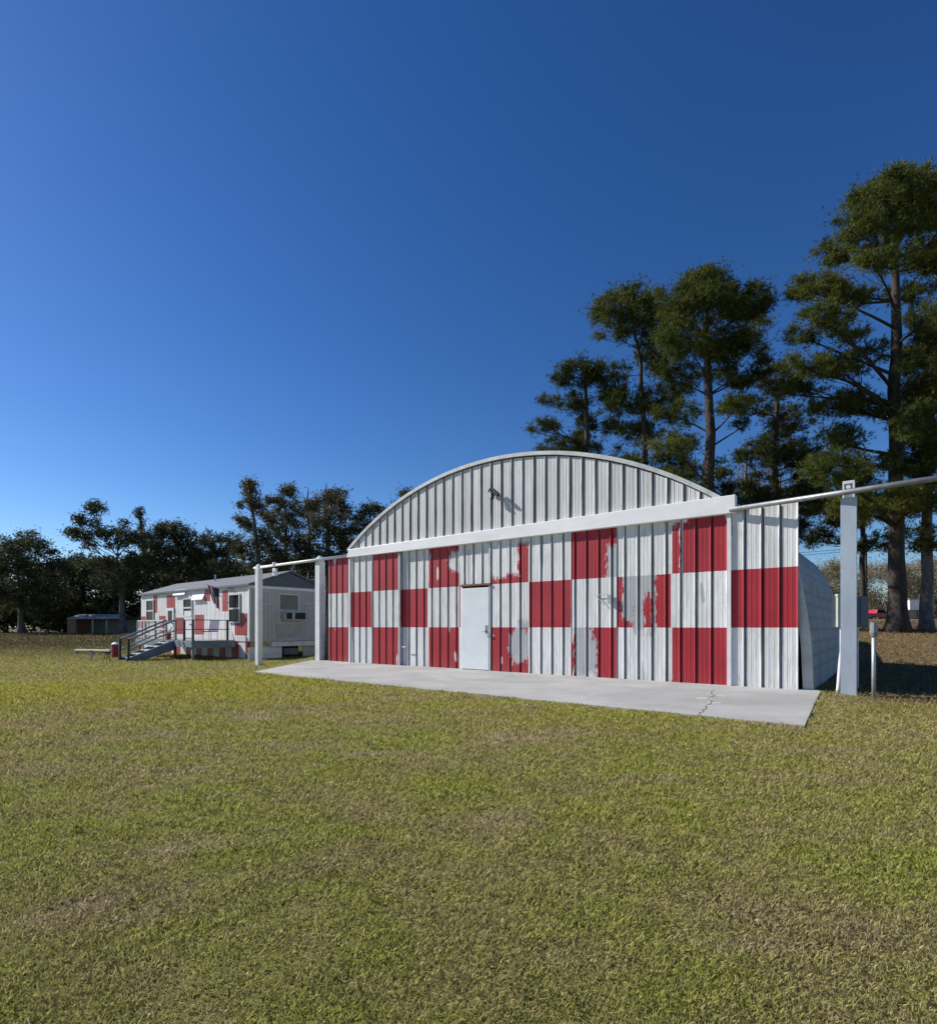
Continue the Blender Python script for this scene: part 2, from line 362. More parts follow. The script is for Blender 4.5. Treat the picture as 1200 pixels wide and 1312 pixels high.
# crack: a dark thin irregular line, as sheet 4 mm above
def crack(pts, w, mtl, label):
    mb = MB(); L = [Vector((*hl(*p), .039)) for p in pts]; vs = []
    for i, p in enumerate(L):
        d = (L[min(i+1, len(L)-1)]-L[max(i-1, 0)]).normalized(); s = Vector((-d.y, d.x, 0))*w*(.35+random.random())
        vs += [p+s, p-s]
    mb.add(vs, [(2*i, 2*i+1, 2*i+3, 2*i+2) for i in range(len(L)-1)])
    return mb
def gpt(px, py): Yg = EYE*F/(py-HOR); v_ = Vector(((px-600)/F*Yg, Yg))-O; return (v_.dot(FU), -v_.dot(FN))
key = [gpt(*p) for p in ((914, 886), (911, 890), (914, 894), (907, 898), (912, 902), (905, 907), (902, 912), (897, 917), (893, 922))]
pts = []
for (a, b_) in zip(key, key[1:]):
    for j in range(4): t = j/4; pts.append((a[0]+(b_[0]-a[0])*t+random.uniform(-.02, .02), a[1]+(b_[1]-a[1])*t+random.uniform(-.02, .02)))
cm = crack(pts, .009, None, '')
cr = cm.build('crack', mat('crack_dirt', (.15, .145, .12), .95), ap)
# pale mended spots along the crack
mb = MB()
for (i, r) in ((4, .08), (8, .12), (12, .14), (17, .15), (20, .10)):
    c = hl(pts[i][0]+random.uniform(-.05, .12), pts[i][1]); n = 14
    mb.add([(c.x+r*random.uniform(.55, 1.1)*math.cos(2*math.pi*q/n), c.y+r*random.uniform(.55, 1.1)*math.sin(2*math.pi*q/n), .0372) for q in range(n)], [tuple(range(n))])
mb.build('patch', mat('mortar_patch', (.46, .46, .41), .9), ap)
# joint lines across the slab
# small slab beyond
mb = MB()
q = [P(300, 863, 15.2), P(322, 856, 17), P(352, 853, 18.2), P(334, 860, 16.2)]
vs = [(p.x, p.y, GZ(p.x, p.y)+.03) for p in q]+[(p.x, p.y, GZ(p.x, p.y)-.2) for p in q]
mb.add(vs, [(0,1,2,3),(0,4,5,1),(1,5,6,2),(2,6,7,3),(3,7,4,0)])
tag(mb.build('path', M['concrete']), 'thin pale concrete strip left of the apron', kind='structure')

# ------------------------------------------------------------------ grass blades
def inside(px, py, poly):
    n = len(poly); c = np.zeros(len(px), bool); j = n-1
    for i in range(n):
        xi, yi = poly[i]; xj, yj = poly[j]
        cond = ((yi > py) != (yj > py)) & (px < (xj-xi)*(py-yi)/(yj-yi+1e-12)+xi); c ^= cond; j = i
    return c
def vnoise(x, y, s, seed):
    r = np.random.default_rng(seed).random((64, 64)); x = x*s; y = y*s
    xi = np.floor(x).astype(int); yi = np.floor(y).astype(int); fx = sstep(x-xi); fy = sstep(y-yi)
    g = lambda a, b: r[a % 64, b % 64]
    return (g(xi,yi)*(1-fx)+g(xi+1,yi)*fx)*(1-fy)+(g(xi,yi+1)*(1-fx)+g(xi+1,yi+1)*fx)*fy
N = 2200000
t = NP.random(N); p_ = .26; a0, a1 = 1.05, 58.0
yy = (a0**p_+(a1**p_-a0**p_)*t)**(1/p_)
xx = (NP.random(N)*2-1)*(yy*.93+.6)
clump = .55*vnoise(xx, yy, 9, 1)+.45*vnoise(xx, yy, 2.3, 2)
keep = NP.random(N) < np.clip((clump-.10)*2.2, .42, 1)
apw = [tuple(hl(*p)) for p in apron_out]; hgw = [tuple(hl(*p)) for p in ((-.05,-.1),(14.1,-.1),(14.1,7.6),(-.5,7.6))]
shr = [tuple(hl(u_, v_+(.05 if v_ < -1 else 0))) for u_, v_ in apron_out]
keep &= ~inside(xx, yy, shr) & ~inside(xx, yy, hgw)
pth = [(p.x, p.y) for p in q]; keep &= ~inside(xx, yy, pth)
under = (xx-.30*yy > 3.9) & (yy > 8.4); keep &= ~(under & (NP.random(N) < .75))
xx, yy, clump = xx[keep], yy[keep], clump[keep]; n = len(xx)
sc = (yy/2.0)**.55; sc = np.maximum(sc, .85)
ln = (.015+.022*NP.random(n))*sc*(.8+.5*clump); wd = (.0008+.0008*NP.random(n))*sc**1.2
az = NP.random(n)*2*np.pi; lean = np.radians(12+60*NP.random(n)**.8)
dx = np.sin(lean)*np.cos(az); dy = np.sin(lean)*np.sin(az); dz = np.cos(lean)
pa = az+np.pi/2+NP.normal(0, .5, n); sx = np.cos(pa)*wd; sy = np.sin(pa)*wd
base = np.stack([xx, yy, gz(xx, yy)-.003], -1); side = np.stack([sx, sy, 0*sx], -1)
mid = base+np.stack([dx*.45, dy*.45, dz*.62], -1)*ln[:,None]; tip = base+np.stack([dx, dy, dz*.85], -1)*ln[:,None]
V = np.stack([base-side, base+side, mid+side*.8, tip, mid-side*.8], 1).reshape(-1, 3)
Fi = (np.arange(n)*5)[:,None]+np.array([0,1,2,3,4])[None]
gr = npmesh('grass', V, Fi, M['blade'], attrs={'rnd': np.repeat(NP.random(n), 5)})
tag(gr, 'short green and straw coloured mown grass blades over the lawn', 'grass', kind='stuff')

# ------------------------------------------------------------------ hangar
hg = empty('aircraft_hangar', (O.x, O.y, 0), HANG, 'arched metal hangar with red and white checkered sliding front on the concrete apron', 'hangar')
# in local space: x right, y back (towards +), front faces -y
ROW1, ROW2 = 1.19, 2.325
cols = [(420,447.5,'RWR'),(447.5,450,'WWW'),(450,477,'WRW'),(478,511,'RWR'),(511,546,'WRW'),(548,587,'RWR'),(587,628.5,'WRW'),(628.5,677,'RWR'),
        (678,731.5,'WRW'),(732,789.5,'RWR'),(790.5,859,'WRW'),(861,933,'RWR'),(936,1024,'WRW')]
colsu = [(upx(a), upx(b), p) for a, b, p in cols]
def bl(px, py, cx, cy, rx, ry): return ((px-cx)/rx)**2+((py-cy)/ry)**2
def n2(x, y, s, o=0): return noise.noise(Vector((x*s, y*s, o)))
def paint(u, z):
    """what paint lies at (u, z) of the front: (red, bare)"""
    q = hl(u); px = 600+F*q.x/q.y; py = HOR-(z-EYE)*F/q.y
    red = bare = 0.0
    for a, b, pat in colsu:
        if a <= u < b:
            r = 2 if z < ROW1 else (1 if z < ROW2 else 0); red = 1.0 if pat[r] == 'R' else 0.0
    ru = math.floor((u-.1)/.305)
    jx = 3.0*n2(px, py, .09, 1)+2*n2(px, py, .25, 2)+5*n2(px*.9, py*.10, 1, 3)+3*n2(px*2.5, py*.25, 1, 4); jy = 3.0*n2(px, py, .09, 5)+9*n2(px*1.1, py*.04, 1, 6)+8*n2(ru*3.7, .5, 1, 8)
    x, y = px+jx, py+jy
    if red:
        if 545 < px < 587 and z > ROW2 and bl(x, y, 583, 722, 10, 14) < 1: red = 0
        if 628 < px < 677 and z > ROW2:
            if x < 664 and y < 739: red = 0
            if y < 700: red = 0
        if 628 < px < 677 and z < ROW1 and bl(x, y, 667, 830, 15, 23) < 1: red = 0; bare = 1
        if 732 < px < 790 and z > ROW2:
            if x > 777 and y > 697: red = 0; bare = .8
            if bl(x, y, 789, 700, 6, 9) < .6: red = 0; bare = 1
        if 732 < px < 790 and z < ROW1:
            if 736 < x < 750 or (750 <= x < 764 and y > 808+(764-x)*-0.2 and (x < 757 or y > 822)): red = 0; bare = .9
            if x < 764 and y > 863: red = 0; bare = 0
        if 790 < px < 859:
            if 799-(y-740)*-.12 < x < 811 and y < 775+jx*4: red = 0; bare = 1
            if x > 797 and x < 810 and y < 800-(810-x): red = 0; bare = 1
            if 811 <= x < 824: red = 0; bare = 1
            if 824 <= x < 839 and y < 762: red = 0; bare = 1
            if 835 <= x < 839: red = 0; bare = 1
        if 861 < px < 933 and z > ROW2 and y < 676-(x-861)*.25 and x < 880: red = 0
        if 861 < px < 933 and z > ROW2 and 871+jx*.3 < px < 875 : red = 0
    else:
        if 790 < px < 859 and ROW1 > z and 811 < x < 826 and y < 812: bare = 1
        if 790 < px < 859 and z < ROW1 and 832 < x < 837 and 806 < y < 820: bare = .9
        if 628 < px < 677 and ROW1 < z < ROW2 and x > 664 and y > 798: bare = .8
        if 855 < px < 935 and z < .06: red = 1 if n2(px, py, .3, 9) > -.1 else 0
    if red and n2(u*7, z*1.3, 1, 21) > .60: red = 0
    if not red and bare == 0 and n2(u*6, z*.8, 1, 31) > .56: bare = .8
    return red, bare
def ribprof(u, pitch=.305, dep=.016, off=0.0):
    """points along a ribbed sheet: returns outward depth for position u"""
    t = ((u-off) % pitch)/pitch
    d = 0
    if t < .02: d = dep*(t/.02)
    elif t < .085: d = dep
    elif t < .105: d = dep*(.105-t)/.02
    elif t < .19: d = -.05          # open lap between two sheets
    for c in (.46, .74):
        if abs(t-c) < .03: d = .22*dep*(1-abs(t-c)/.03)
    return d
def sheet(name, u0, u1, zfun0, zfun1, y0, mtl, parent, fpaint=None, du=.0088, dz=.03, off=0.0, dep=.022, pitch=.305, tilt=0):
    nu = max(2, int((u1-u0)/du)+1)
    us = np.linspace(u0, u1, nu); V = []; red = []; bare = []; seam_and_shade = []
    zmaxall = max(zfun1(u) for u in us); nz = max(2, int(zmaxall/dz) if fpaint else 3)
    for u in us:
        za, zb = zfun0(u), zfun1(u)
        d = ribprof(u, pitch, dep, off)
        for j in range(nz+1):
            z = za+(zb-za)*j/nz
            V.append((u, y0-d+tilt*(z/WH), z))
            if fpaint: r, b = fpaint(u, z)
            else: r, b = 0, 0
            red.append(r); bare.append(b); seam_and_shade.append(1.0 if d < -.01 else 0.0)
    idx = np.arange(nu*(nz+1)).reshape(nu, nz+1)
    fc = np.stack([idx[:-1,:-1], idx[1:,:-1], idx[1:,1:], idx[:-1,1:]], -1).reshape(-1, 4)
    return npmesh(name, np.array(V), fc, mtl, parent, {'red': np.array(red), 'bare': np.array(bare), 'seam': np.array(seam_and_shade)})
c0 = lambda z: (lambda u: z)
# leaves: each sliding leaf hangs at its own depth
Um = {k: upx(k) for k in (420, 447.5, 511.5, 587, 592, 628.5, 677.5, 732, 790, 860, 935, 1023.5)}
leaves = [(0, Um[447.5]+.02, .03), (Um[447.5]+.02, Um[511.5], -.02), (Um[511.5], Um[587], .05), (Um[587], Um[628.5], .03),
          (Um[628.5], Um[732], -.01), (Um[732], Um[790], .0), (Um[790], Um[860], .015), (Um[860], Um[935], -.01), (Um[935], HW, -.03)]
dz0, dz1 = .03, zpx(610, 751)
du0, du1 = upx(592), upx(628)
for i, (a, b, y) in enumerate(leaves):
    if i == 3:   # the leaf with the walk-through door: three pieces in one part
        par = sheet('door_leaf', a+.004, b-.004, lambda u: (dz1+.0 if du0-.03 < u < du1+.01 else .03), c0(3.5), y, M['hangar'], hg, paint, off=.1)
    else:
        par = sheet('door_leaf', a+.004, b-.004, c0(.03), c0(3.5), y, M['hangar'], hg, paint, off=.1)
    mbf = MB()      # frame behind, closes the leaf
    e0, e1 = a+.006, b-.006
    if i != 3: mbf.box((e0, y+.055, .04), (e1, y+.08, 3.44))
    else: mbf.box((e0, y+.055, dz1+.03), (e1, y+.08, 3.44)); mbf.box((e0, y+.055, .04), (du0-.04, y+.08, dz1+.02))
    mbf.build('frame', M['galv'], par)
# strip trims
for px, y in ((449, -.04), (934.6, -.056)):
    u = upx(px); MB().box((u-.035, y-.02, .03), (u+.035, y+.0, 3.42)).build('trim_strip', M['white'], hg)
u = upx(512); MB().box((u-.02, -.05, .03), (u+.05, .0, 3.42)).build('trim_strip', M['galv'], hg)
u = upx(628.4); MB().box((u-.035, -.03, .03), (u+.015, .02, 3.42)).build('trim_strip', M['galv'], hg)
# walk-through door
dr = MB().box((du0+.03, -.045, .05), (du1-.02, .0, dz1-.05)).build('door', M['door'], hg, bevel=.006)
fb = MB(); fb.box((du0-.04, -.035, .03), (du0+.025, .04, dz1+.0)); fb.box((du1-.015, -.035, .03), (du1+.02, .04, dz1)); fb.build('door_frame', M['white'], dr)
MB().box((du0-.02, -.06, dz1+.003), (du1+.02, .03, dz1+.055)).build('lintel', M['rust'], dr)
hb = MB(); zc = zpx(624, 809)
hb.tube([(du1-.10, -.045, zc), (du1-.10, -.10, zc)], .02, 10); hb.tube([(du1-.10, -.10, zc), (du1-.22, -.105, zc-.005)], .012, 8); hb.box((du1-.13, -.055, zc-.05), (du1-.07, -.04, zc+.16))
hb.build('handle', M['pipe'], dr)
hb = MB(); zc = zpx(783, 768); uu = upx(781)
hb.box((uu-.03, -.075, zc-.10), (uu+.06, -.03, zc+.10)); hb.build('latch', M['galv'], hg)
hb = MB(); hb.beam((uu-.32, -.045, zc+.11), (uu, -.045, zc+.11), .012, .012); hb.beam((uu-.32, -.045, zc+.11), (uu-.12, -.045, zc-.13), .012, .012); hb.beam((uu-.12,-.045,zc-.13),(uu-.05,-.045,zc-.04), .012,.012)
hb.build('stay_rod', M['galv'], hg)
uu = upx(519); zc = zpx(519, 829); MB().tube([(uu-.08, -.06, zc), (uu+.1, -.06, zc)], .014, 8).build('door_bolt', M['pipe'], hg)
# arch
UC, ZT, HS = 6.8, 5.60, 5.72
RA = (HS**2+1.88**2)/(2*1.88); ZC = ZT-RA
def archz(u, r=RA): return ZC+math.sqrt(max(.01, r*r-(u-UC)**2))
BT = 3.745
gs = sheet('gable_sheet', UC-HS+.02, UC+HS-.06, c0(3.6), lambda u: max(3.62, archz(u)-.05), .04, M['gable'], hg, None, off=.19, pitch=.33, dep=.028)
b = MB()   # header beam, a long boxed channel
ua, ub = upx(446, -.13), upx(941, -.17)
b.add([(ua-.10,-.11,3.46),(ub,-.12,3.43),(ub,-.12,3.79),(ua-.02,-.11,3.72),(ua-.10,.03,3.46),(ub,.03,3.43),(ub,.03,3.79),(ua-.02,.03,3.72)],
      [(0,1,2,3),(7,6,5,4),(0,4,5,1),(3,2,6,7),(0,3,7,4),(1,5,6,2)])
b.build('header_beam', M['beam'], hg, bevel=.012)
# roof shell: full arch profile swept back, with cross ribs
prof = []
for i in range(61):
    a = -1+2*i/60; u = UC+a*6.6; prof.append((u, archz(u)))
ue, ze = prof[-1]
side = [(UC+6.84, 2.62), (UC+7.02, 2.12), (UC+7.13, 1.5), (UC+7.20, .9), (UC+7.24, -.1)]
prof = [(2*UC-u, z) for u, z in side[::-1]]+prof+side
# subdivide profile finely so that the corrugations (running round the arch) stay smooth
def resample(pr, st):
    out = [pr[0]]
    for (a, b_) in zip(pr, pr[1:]):
        L = math.hypot(b_[0]-a[0], b_[1]-a[1]); k = max(1, int(L/st))
        for j in range(1, k+1): out.append((a[0]+(b_[0]-a[0])*j/k, a[1]+(b_[1]-a[1])*j/k))
    return out
prof = resample(prof, .06); PR = np.array(prof)
tan = np.gradient(PR, axis=0); nr = np.stack([-tan[:,1], tan[:,0]], -1); nr /= np.linalg.norm(nr, axis=1)[:,None]
LEN = 7.5; vv = np.arange(.16, LEN, .05)
dep = .03*np.sin(vv/.25*2*np.pi)
V = np.zeros((len(vv), len(PR), 3)); V[:,:,0] = PR[None,:,0]+nr[None,:,0]*dep[:,None]; V[:,:,2] = PR[None,:,1]+nr[None,:,1]*dep[:,None]; V[:,:,1] = vv[:,None]
idx = np.arange(len(vv)*len(PR)).reshape(len(vv), len(PR)); fc = np.stack([idx[:-1,:-1], idx[:-1,1:], idx[1:,1:], idx[1:,:-1]], -1).reshape(-1, 4)
arcl = np.concatenate([[0], np.cumsum(np.hypot(*np.diff(PR, axis=0).T))])
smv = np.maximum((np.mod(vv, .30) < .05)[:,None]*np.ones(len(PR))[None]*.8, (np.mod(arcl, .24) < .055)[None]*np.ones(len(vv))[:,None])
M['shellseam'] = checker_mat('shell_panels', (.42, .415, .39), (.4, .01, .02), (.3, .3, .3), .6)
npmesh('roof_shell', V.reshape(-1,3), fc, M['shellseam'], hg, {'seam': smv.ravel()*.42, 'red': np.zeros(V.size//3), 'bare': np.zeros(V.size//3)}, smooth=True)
# front rim over the gable and down the side
def rimmesh(pr, y0, y1, t0, t1):
    pr = np.array(pr); tg = np.gradient(pr, axis=0); nn = np.stack([-tg[:,1], tg[:,0]], -1); nn /= np.linalg.norm(nn, axis=1)[:,None]
    vs = []; k = len(pr)
    for p, q_ in zip(pr, nn):
        a = p+q_*t0; c = p+q_*t1
        vs += [(a[0], y0, a[1]), (c[0], y0, c[1]), (c[0], y1, c[1]), (a[0], y1, a[1])]
    fs = [(4*i+j, 4*i+(j+1)%4, 4*i+4+(j+1)%4, 4*i+4+j) for i in range(k-1) for j in range(4)]+[(0,1,2,3),(4*k-1,4*k-2,4*k-3,4*k-4)]
    return MB().add(vs, fs)
arc = [(UC-HS-.03+(2*HS+.0)*i/70, archz(UC-HS-.03+(2*HS)*i/70)) for i in range(71)]
rimmesh(arc, -.015, .2, -.02, .07).build('arch_rim', M['rim'], hg)
sidep = resample([(u, z) for u, z in prof if u > UC+6.3], .1)
rimmesh(sidep, .10, .14, -.13, .04).build('side_flange', M['galv'], hg)
# floodlight with bracket on the gable
lu, lz = upx(633), zpx(633, 632)
lb = MB(); lb.tube([(lu-.02, .03, lz+.05), (lu-.02, -.12, lz+.06)], .022, 8); lb.tube([(lu-.02, -.11, lz+.06), (lu+.02, -.13, lz-.09)], .018, 8)
lb.tube([(lu-.11, -.11, lz+.03), (lu-.02, -.12, lz+.13), (lu+.22, -.13, lz-.10)], [.02, .035, .055], 10)
lb.tube([(lu-.02, .0, lz-.02), (lu-.02, -.02, lz-.02)], .07, 12); lb.tube([(lu+.0, -.11, lz-.03), (lu+.02, -.13, lz-.17)], [.045, .06], 10)
lb.build('lamp', M['black'], hg)
# end wall closing the rear, and an added, unseen arch that shades the right lawn
ex = MB(); pe = [(6.8+5.5*math.cos(math.pi*i/24), 4.9*math.sin(math.pi*i/24)) for i in range(25)][::-1]
ex.add([(u, 7.6, z-.1) for u, z in pe]+[(u, 16.0, z-.1) for u, z in pe], [(i, i+1, 26+i, 25+i) for i in range(24)]+[tuple(range(25)), tuple(range(49, 24, -1))])
ex.build('rear_extension', M['shell'], hg)
rw = MB(); pr = [(u, z) for u, z in prof[::4]]
rw.add([(u, LEN-.1, z) for u, z in pr]+[(u, LEN-.06, z) for u, z in pr], [tuple(range(len(pr))), tuple(range(2*len(pr)-1, len(pr)-1, -1))])
rw.build('rear_wall', M['shell'], hg)

# rails and posts
def hp(u, v, z): q = hl(u, v); return Vector((q.x, q.y, z))
rz = 3.50
e = MB(); u1 = ub+.0; u2 = upx(1330, -.2)
ks = -.30/(upx(1087)-u1); e.tube([hp(u1-.1, -.12, rz), hp(u2, -.12+ks*(u2-u1), rz)], .048, 12)
rl = e.build('overhead_rail', M['pipe'], smooth=True); tag(rl, 'grey steel door rail running right from the hangar over the thick post', 'rail')
e = MB(); e.tube([hp(ua+.1, -.05, 3.53), hp(upx(326, .0), .0, 3.50)], .05, 12)
rl = e.build('overhead_rail', M['white'], smooth=True); tag(rl, 'white painted door rail running left from the hangar over two slim posts', 'rail')
def post(px, v, w, top, zb, mtl, label, capm, d=None):
    u = upx(px, v); c = hl(u, v); zb_ = GZ(c.x, c.y)-.1 if zb is None else zb
    r = empty('steel_post', (c.x, c.y, zb_), HANG, label, 'post', 'posts carrying the hangar door rail'); d = d or w
    h = top-zb_; s = MB()
    t = .012
    s.box((-w/2, -d/2, 0), (w/2, -d/2+t, h)); s.box((-w/2, d/2-t, 0), (w/2, d/2, h)); s.box((-w/2, -d/2+t, 0), (-w/2+t, d/2-t, h)); s.box((w/2-t, -d/2+t, 0), (w/2, d/2-t, h)); s.box((-w/2+t,-d/2+t,h-.02),(w/2-t,d/2-t,h-.005))
    s.build('shaft', mtl, r)
    s = MB(); s.box((-w*.8, -d*.8, .085), (w*.8, d*.8, .105)); s.build('base_plate', M['galv'], r)
    return r, h, w, d
r, h, w, d = post(1087, -.24, .225, 3.42, None, M['bluepost'], 'thick blue grey square steel post right of the hangar', M['white'], .2)
s = MB(); s.box((-.085, -.05, h), (-.06, .12, h+.30)); s.box((.06, -.05, h), (.085, .12, h+.30)); s.box((-.06, -.05, h+.25), (.06, .12, h+.30)); s.box((-.06, .03, h), (.06, .06, h+.25)); s.tube([(0, -.06, h+.19), (0, .02, h+.19)], .035, 10)
s.build('bracket', M['white'], r, bevel=.004)
# the rail crosses this bracket
for px, lab, v, w, tp in ((410, 'slim white steel post beside the red left end of the hangar', .12, .24, 3.45), (331.5, 'slim white steel post farthest left at the end of the rail', .0, .20, 3.42)):
    r, h, w, d = post(px, v, w, tp, None, M['white'], lab, M['white'])
    s = MB(); s.box((-w*.42, -w*.42, h), (w*.42, w*.42, h+.16)); s.sphere((0, 0, h+.16), w*.42, 12, .7)
    s.build('cap', M['white'], r)
c = hp(upx(352), 0, 3.38); r = empty('rail_trolley', c, HANG, 'small white trolley hanging from the left rail between its posts', 'trolley')
s = MB(); s.box((-.09, -.05, -.26), (.09, .05, .02)); s.tube([(0,-.08,.17),(0,.08,.17)], .075, 12); s.build('housing', M['white'], r, bevel=.01)
s = MB(); s.tube([(0,-.08,-.12),(0,.08,-.12)], .03, 8); s.build('bolt', M['galv'], r)

# utility boxes by the right post
def wbox(name, px0, px1, py0, py1, Yd, dep, m, par=None):
    a = P(px0, py1, Yd); b_ = P(px1, py0, Yd); return MB().box((a.x, Yd, a.z), (b_.x, Yd+dep, b_.z))
ebx = P(1077, 885, 9.9); gzz = GZ(ebx.x, ebx.y)
r = empty('electric_meter', (ebx.x, ebx.y, gzz), 0, 'pale green meter cabinet on a bent conduit behind the thick post', 'meter')
s = MB(); s.box((-.09, -.05, 1.19-gzz), (.12, .13, 1.77-gzz)); s.box((-.10, -.06, 1.74-gzz), (.13, .13, 1.79-gzz)); s.build('cabinet', M['pale'], r, bevel=.006)
s = MB(); s.tube([(.0, 0, 1.2-gzz), (.0, 0, .75), (-.03, -.02, .45), (-.07, -.04, .12), (-.10, -.05, -.1)], .035, 10); s.build('conduit', M['white'], r, smooth=True)
s = MB(); s.tube([(.1, .05, 1.2), (.1, .05, -.1)], .02, 8); s.build('stake', M['galv'], r)
gb = P(1103, 880, 10.4)
r = empty('junction_box', (gb.x, gb.y, 0), 0, 'dark grey electrical box just right of the thick post', 'electrical box')
s = MB(); s.box((-.11, -.07, 1.19), (.09, .08, 1.78)); s.build('case', M['greybox'], r, bevel=.006); s = MB(); s.tube([(0, .12, 1.6), (0, .12, -.1)], .03, 8); s.build('stand', M['galv'], r)
s = MB(); s.box((-.07,-.085,1.25),(.05,-.07,1.72)); s.build('lid', M['greybox'], r)
gb = P(1119, 896, 9.05)
r = empty('pipe_stand', (gb.x, gb.y, 0), 0, 'thin grey pipe with a dark cap standing on the grass at right', 'pipe')
s = MB(); s.tube([(0, 0, -.1), (0, 0, 1.1)], .030, 12); s.build('pipe', M['galv'], r, smooth=True); s = MB(); s.tube([(0,0,1.03),(0,0,1.1),(0,0,1.27)], [.045,.062,.05], 10); s.build('cap', M['pipe'], r)

# ------------------------------------------------------------------ mobile home
TD = Vector((-.77, .638)).normalized(); TN = Vector((-TD.y, TD.x)); T0 = Vector((-9.9, 24.7)); TZ = GZ(*T0)-.0
TANG = math.atan2(TD.y, TD.x)
def tl(x, y): return Vector((T0.x+TD.x*x+TN.x*y, T0.y+TD.y*x+TN.y*y))
def tside(px, py=None, y=0):
    k = (px-600)/F; o = tl(0, y); x = (k*o.y-o.x)/(TD.x-k*TD.y)
    if py is None: return x
    return x, EYE+(HOR-py)/F*(o.y+TD.y*x)-TZ
def tend(px, py=None):          # on the end wall, y negative going back
    k = (px-600)/F; y = (k*T0.y-T0.x)/(TN.x-k*TN.y)
    if py is None: return y
    return y, EYE+(HOR-py)/F*(T0.y+TN.y*y)-TZ
th = empty('mobile_home', (T0.x, T0.y, TZ), TANG, 'long mobile home with red and white checkered side and grey end behind the hangar posts', 'mobile home')
TL, TW, SK, EV, RG = 12.6, 4.1, .85, 3.42, 4.13
reds = [(196.5,201.5,763,786),(213.5,224,762,786.5),(181,188.5,790,812),(203.5,213.5,789,814.5),(225,236.5,791,812),(249,261.5,788,813.5),(301,317,786,815),(285,292,756,784),(262,269,755,770)]
redr = []
for a, b_, c_, d_ in reds:
    x0, z0 = tside(b_, d_); x1, z1 = tside(a, c_); zz0 = (tside(b_, d_)[1]+tside(a, d_)[1])/2; zz1 = (tside(b_, c_)[1]+tside(a, c_)[1])/2
    redr.append((x0, x1, zz0, zz1))
def tpaint(x, z):
    for a, b_, c_, d_ in redr:
        if a <= x < b_ and c_ <= z < d_: return 1.0, 0
    return 0.0, (.9 if n2(x, z, .8, 3) > .45 else 0)
def vgrid(name, x0, x1, z0, z1, fp, m, par, groove=.2, y=0):
    xs = np.arange(x0, x1+.001, (x1-x0)/int((x1-x0)/.05)); zs = np.linspace(z0, z1, int((z1-z0)/.06)+2); V = []; rd = []; ba = []
    for x in xs:
        g_ = .012 if (x % groove) < .055 else 0
        for z in zs: V.append((x, y-g_, z)); r_, b2 = fp(x, z); rd.append(r_); ba.append(b2)
    i = np.arange(len(xs)*len(zs)).reshape(len(xs), len(zs)); fc = np.stack([i[:-1,:-1], i[1:,:-1], i[1:,1:], i[:-1,1:]], -1).reshape(-1, 4)
    return npmesh(name, np.array(V), fc, m, par, {'red': np.array(rd), 'bare': np.array(ba)})
vgrid('side_wall', 0, TL, SK, EV, tpaint, M['trailer'], th)
def skp(x, z): return (1.0 if int((x+.2)/.62) % 2 == 0 else 0.0), 0
sk = vgrid('skirting', 0, TL, .02, SK-.01, skp, M['trailer'], th, y=-.03)
MB().box((.03, -TW+.03, .9), (TL-.03, -.04, EV-.01)).build('inner_wall', M['siding'], th)
# end wall: vertical grooved grey siding
ew = MB(); y = -TW+.0
while y < -.02:
    y2 = min(y+.2, -.0); ew.box((-.012, y+.006, SK+.02), (.0, y2-.006, EV)); y += .2
ew.box((.0, -TW, SK), (.028, -.03, EV)); ew.build('end_wall', M['siding'], th)
for xg in (-.01, TL-.02):
    ew = MB(); ew.add([(xg,-TW,EV),(xg,0,EV),(xg,-TW/2,RG-.03),(xg+.03,-TW,EV),(xg+.03,0,EV),(xg+.03,-TW/2,RG-.03)], [(0,1,2),(5,4,3),(0,3,4,1),(1,4,5,2),(2,5,3,0)]); ew.build('gable_wall', M['shingle'], th)
rf = MB(); o_ = .12; t_ = .09; sl_ = (RG-EV)/(TW/2)
for sg in (1, -1):
    ye = -TW/2+sg*(TW/2+o_); zE = EV-sl_*o_; yr = -TW/2
    rf.add([(-.15,ye,zE),(TL+.15,ye,zE),(TL+.15,yr,RG),(-.15,yr,RG),(-.15,ye,zE+t_),(TL+.15,ye,zE+t_),(TL+.15,yr,RG+t_),(-.15,yr,RG+t_)],
           [(0,1,2,3),(7,6,5,4),(0,4,5,1),(0,3,7,4),(1,5,6,2)])
rf.build('roof', M['shingle'], th)
tr = MB(); tr.box((-.02, -.04, SK), (.06, .03, EV-.05)); tr.box((-.03,-.045,EV-.14),(.0,-TW,EV-.03)); tr.build('corner_trim', M['beam'], th)
def window(px0, px1, py0, py1, name='window'):
    x1, z1 = tside(px0, py0); x0, z0 = tside(px1, py1); zz1 = tside(px1, py0)[1]; z1 = (z1+zz1)/2; z0 = (z0+tside(px0, py1)[1])/2
    w_ = MB().box((x0, -.02, z0), (x1, .012, z1)).build(name, M['glass'], th); f = MB(); t = .06; zm = (z0+z1)/2
    f.box((x0-t, .0, z0-t), (x0, .05, z1+t)); f.box((x1, .0, z0-t), (x1+t, .05, z1+t)); f.box((x0, .0, z1), (x1, .05, z1+t)); f.box((x0, .0, z0-t), (x1, .06, z0)); f.box((x0, .0, zm-.05), (x1, .045, zm+.03))
    f.build('frame', M['trim'], w_); return w_
window(188.5, 197, 770, 795); window(236, 246, 768, 789); window(294.5, 307, 762.5, 796.5)
